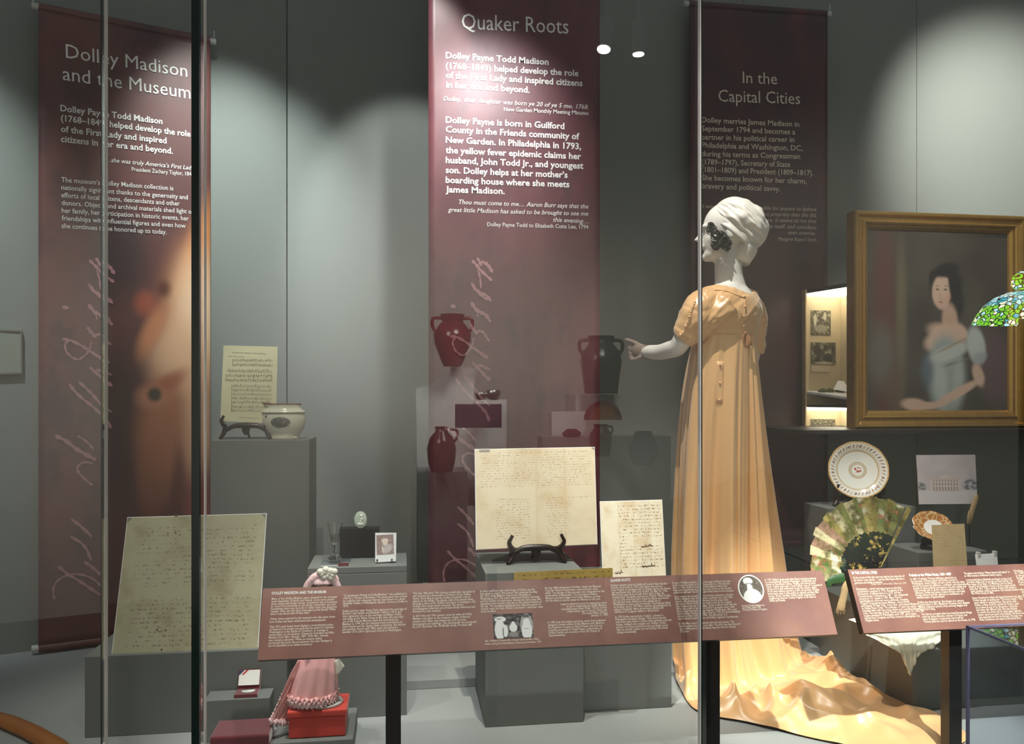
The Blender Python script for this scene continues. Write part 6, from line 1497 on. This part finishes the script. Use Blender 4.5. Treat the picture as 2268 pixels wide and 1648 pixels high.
# ------------------------------------------------------------------ visitors' side of the hall: what the glass reflects
def V(px, py, z): return mirror(P(px, py, z))
ZV = 4.6
def vbox(name, x0, y0, x1, y1, z, mat, label, cat='plinth', depth=0.30, group=None):
    a = V(x0, y1, z); b = V(x1, y0, z)
    root = thing(name, ((a.x + b.x) / 2, a.y - depth / 2, a.z), label, cat, group)
    MB().box(a.x, b.x, a.y - depth, a.y, a.z, b.z, bev=0.003).build('body', mat, root); return root
def jar(cx, y0, y1, hw, prof, mat, label, handles=0, z=ZV - 0.15):
    b = V(cx, y1, z); t = V(cx, y0, z); H = t.z - b.z; Rr = hw * z / F
    root = thing('glazed_jar', b, label, 'jar')
    MB().lathe([(0.0005, 0)] + [(Rr * r, H * h) for r, h in prof] + [(Rr * prof[-1][0] * 0.8, H * 0.97), (0.0005, H * 0.9)], b, 40).build('jar_body', mat, root, smooth=True)
    for s_ in ((-1, 1) if handles == 2 else (1,) if handles == 1 else ()):
        q = [b + Vector((s_ * Rr * 0.55, 0, H * 0.93)), b + Vector((s_ * Rr * 1.0, 0, H * 0.92)), b + Vector((s_ * Rr * 1.05, 0, H * 0.78)), b + Vector((s_ * Rr * 0.85, 0, H * 0.66))]
        MB().tube(catmull(q, 14), Rr * 0.09, 10).build('handle', mat, root, smooth=True)
    return root
WJ = [(0.45, 0.0), (0.62, 0.12), (0.95, 0.45), (1.0, 0.62), (0.72, 0.80), (0.55, 0.86), (0.62, 0.97), (0.66, 1.0)]
TJ = [(0.80, 0.0), (0.86, 0.2), (1.0, 0.55), (0.92, 0.72), (0.62, 0.86), (0.55, 0.92), (0.66, 1.0)]
# a tall white backboard with a curved shoulder, plinths, jars
pts = [(1050, 1120), (925, 1120), (921, 862), (955, 848), (985, 832), (998, 826), (998, 813), (1050, 815)]
vsx = [V(x, y, ZV) for x, y in pts]
root = thing('white_display_board', (vsx[0] + vsx[1]) / 2, 'white shaped display board across the hall, seen reflected in the glass', 'board')
MB().add(vsx + [v - Vector((0, 0.04, 0)) for v in vsx], [tuple(range(8)), tuple(reversed(range(8, 16)))] + [(k, (k + 1) % 8, 8 + (k + 1) % 8, 8 + k) for k in range(8)]).build('board', M_plinth_w, root)
vbox('hall_plinth', 1052, 885, 1124, 1130, ZV - 0.1, M_plinth_w, 'white plinth with a purple text label across the hall', depth=0.07)
vbox('hall_plinth', 925, 1046, 1036, 1290, ZV - 0.4, M_table, 'grey plinth under the red jug across the hall')
vbox('hall_plinth', 1275, 873, 1382, 920, ZV, M_plinth_w, 'white plinth under the tall two-handled jar across the hall')
vbox('hall_plinth', 1222, 912, 1300, 1000, ZV - 0.15, M_plinth_w, 'pale plinth left of the row of jugs across the hall', depth=0.10)
vbox('hall_plinth', 1200, 968, 1500, 1290, ZV - 0.35, M_table, 'long pale table block under the row of jugs across the hall', depth=0.15)
root = vbox('text_label', 1008, 895, 1113, 948, ZV - 0.45, plain('purple_label', (0.06, 0.02, 0.05), 0.6), 'purple text label panel across the hall', 'sign', 0.01)
jar(1002, 697, 812, 42, WJ, M_potred, 'red-brown two-handled jar on the white board across the hall', 2)
jar(978, 945, 1045, 33, [(0.72, 0.0), (0.9, 0.2), (1.0, 0.5), (0.8, 0.75), (0.45, 0.88), (0.40, 0.95), (0.48, 1.0)], M_potred, 'red jug on the lower plinth across the hall', 1, ZV - 0.5)
jar(1331, 745, 872, 46, TJ, M_potdark, 'tall dark two-handled jar on the white plinth across the hall', 2)
jar(1266, 950, 968, 22, [(0.8, 0), (1, .5), (.5, 1)], M_potred, 'small squat red pot across the hall', 0, ZV - 0.5)
jar(1330, 940, 1010, 26, TJ, M_potred, 'red handled jug in the middle of the row across the hall', 1, ZV - 0.55)
jar(1425, 955, 1030, 34, [(0.6, 0), (0.95, .3), (1, .6), (.6, .9), (.55, 1)], M_potdark, 'round dark jar at the end of the row across the hall', 0, ZV - 0.55)
for cx, y1, r, nm in ((1065, 886, 13, 'smaller silver salt cellar on the white plinth across the hall'), (1092, 886, 17, 'larger silver salt cellar on the white plinth across the hall')):
    b = V(cx, y1, ZV - 0.3); root = thing('silver_salt', b, nm, 'salt cellar', 'silver salt cellars across the hall')
    R2 = r * (ZV - .3) / F
    MB().lathe([(0.0005, 0), (R2 * .6, 0), (R2, R2 * .5), (R2 * 1.02, R2 * 1.1), (R2 * .9, R2 * 1.3), (0.0005, R2 * 0.9)], b, 32).build('bowl', M_silver, root, smooth=True)
# arched redware dish on edge
b = V(1336, 930, ZV - 0.3); root = thing('arched_dish', b, 'orange and red dish standing on edge across the hall', 'dish')
m = MB()
for r0, r1, mm in ((0.0, 0.075, M_orangewood), (0.0755, 0.105, M_potred)):
    n = 40; m = MB(); ro = [b + Vector((r1 * cos(pi * k / n), 0.0, r1 * sin(pi * k / n))) for k in range(n + 1)]; ri = [b + Vector((r0 * cos(pi * k / n), 0.0, r0 * sin(pi * k / n))) for k in range(n + 1)]
    vs_ = ro + ri; m.add(vs_ + [v - Vector((0, 0.02, 0)) for v in vs_], [(k, k + 1, n + 1 + k + 1, n + 1 + k) for k in range(n)] + [(2 * n + 2 + n + 1 + k, 2 * n + 2 + n + 2 + k, 2 * n + 2 + k + 1, 2 * n + 2 + k) for k in range(n)] + [(k + 1, k, 2 * n + 2 + k, 2 * n + 3 + k) for k in range(n)])
    m.build('rim' if r0 > 0 else 'centre', mm, root)
# pale reading table slanting across (its top catches the light)
tp_ = [V(1090, 1240, 3.6), V(1560, 1230, 3.5), V(1700, 1035, 4.1), V(1330, 1165, 4.2)]
root = thing('reading_table', Vector((sum(p.x for p in tp_) / 4, sum(p.y for p in tp_) / 4, 0)), 'pale slanting reading table across the hall', 'table')
MB().add(tp_ + [p - Vector((0, 0, 0.03)) for p in tp_], [(0, 1, 2, 3), (7, 6, 5, 4), (0, 4, 5, 1), (1, 5, 6, 2), (2, 6, 7, 3), (3, 7, 4, 0)]).build('table_top', plain('pale_maple', (0.40, 0.32, 0.24), 0.5), root)
for p in tp_: MB().box(p.x - 0.02, p.x + 0.02, p.y - 0.02, p.y + 0.02, 0, p.z - 0.03).build('leg', M_black, root)
# two ceiling spotlights of the hall
M_lampface = emit('lamp_face', (1.0, 0.97, 0.90), 28.0); M_can = plain('white_can', (0.9, 0.9, 0.86), 0.5)
for cx, cy, hw, tilt, nm in ((1337, 110, 16, 0.35, 'tilted white ceiling spotlight in the hall, left one of the reflected pair'), (1414, 121, 13.5, 0.0, 'upright white ceiling spotlight in the hall, right one of the reflected pair')):
    zz = 4.1; c = V(cx, cy, zz); r = hw * zz / F
    root = thing('ceiling_spotlight', c, nm, 'lamp')
    ax = Vector((0.15 * (1 if tilt else 0), tilt * -0.6, 1)).normalized()
    MB().tube([c + ax * 0.003, c + ax * 0.17], [r, r], 28).build('can', M_can, root, smooth=True)
    MB().tube([c - ax * 0.001, c + ax * 0.002], [r * 0.9, r * 0.9], 28).build('lamp_face', M_lampface, root)
    MB().tube([c + ax * 0.17, c + ax * 0.17 + Vector((0, 0, 0.25))], 0.012, 10).build('stem', M_can, root)
# stained-glass lamp
def tiff():
    t = NT('stained_glass'); o = t.obj()
    v = t.n('ShaderNodeTexVoronoi'); t.link(o, v.inputs['Vector']); v.inputs['Scale'].default_value = 42
    e = t.n('ShaderNodeTexVoronoi', feature='DISTANCE_TO_EDGE'); t.link(o, e.inputs['Vector']); e.inputs['Scale'].default_value = 42
    s = t.n('ShaderNodeSeparateColor'); t.link(v.outputs['Color'], s.inputs[0]); z = t.sep(o)[2]
    c = t.mix(t.math('GREATER_THAN', s.outputs[0], 0.45), (0.05, 0.45, 0.55), (0.45, 0.80, 0.85))
    c = t.mix(t.math('MULTIPLY', t.math('LESS_THAN', z, 0.085), t.math('GREATER_THAN', s.outputs[1], 0.25)), c, (0.20, 0.62, 0.03))
    c = t.mix(t.math('GREATER_THAN', s.outputs[2], 0.86), c, (0.95, 0.95, 0.7))
    c = t.mix(t.math('LESS_THAN', e.outputs[0], 0.08), c, (0.0, 0.0, 0.0))
    t.fin(c, 0.3); t.link(c, t.b.inputs['Emission Color']); t.b.inputs['Emission Strength'].default_value = 8.0; return t.m
zz = 4.2; c = V(2262, 714, zz); k = zz / F; root = thing('stained_glass_lamp', Vector((c.x, c.y, 0)), 'stained-glass lamp with a green and blue shade, reflected at the right edge', 'lamp')
MT_ = tiff()
o = thing_c = MB().lathe([(96 * k, 0), (90 * k, 14 * k), (74 * k, 38 * k), (52 * k, 56 * k), (28 * k, 66 * k), (14 * k, 68 * k), (12 * k, 66 * k), (50 * k, 53 * k), (72 * k, 35 * k), (88 * k, 12 * k), (94 * k, 0)], (0, 0, 0), 48)
so = bpy.data.objects.new('shade', bpy.data.meshes.new('shade')); so.data.from_pydata(o.v, [], o.f[:-2]); so.data.materials.append(MT_); COL.objects.link(so); so.parent = root; so.location = (0, 0, c.z)
m = MB().lathe([(12 * k, 0), (20 * k, 12 * k), (17 * k, 30 * k), (6 * k, 40 * k), (0.001, 40 * k)], (0, 0, 0), 32)
so = bpy.data.objects.new('upper_shade', bpy.data.meshes.new('upper_shade')); so.data.from_pydata(m.v, [], m.f); so.data.materials.append(MT_); COL.objects.link(so); so.parent = root; so.location = (0, 0, c.z + 72 * k)
MB().tube([Vector((c.x, c.y, 0.02)), Vector((c.x, c.y, c.z + 74 * k))], 0.014, 12).build('pole', M_black, root, smooth=True)
MB().lathe([(0.0005, 0), (0.14, 0), (0.14, 0.015), (0.02, 0.03), (0.0005, 0.03)], (c.x, c.y, 0), 32).build('base', M_black, root, smooth=True)
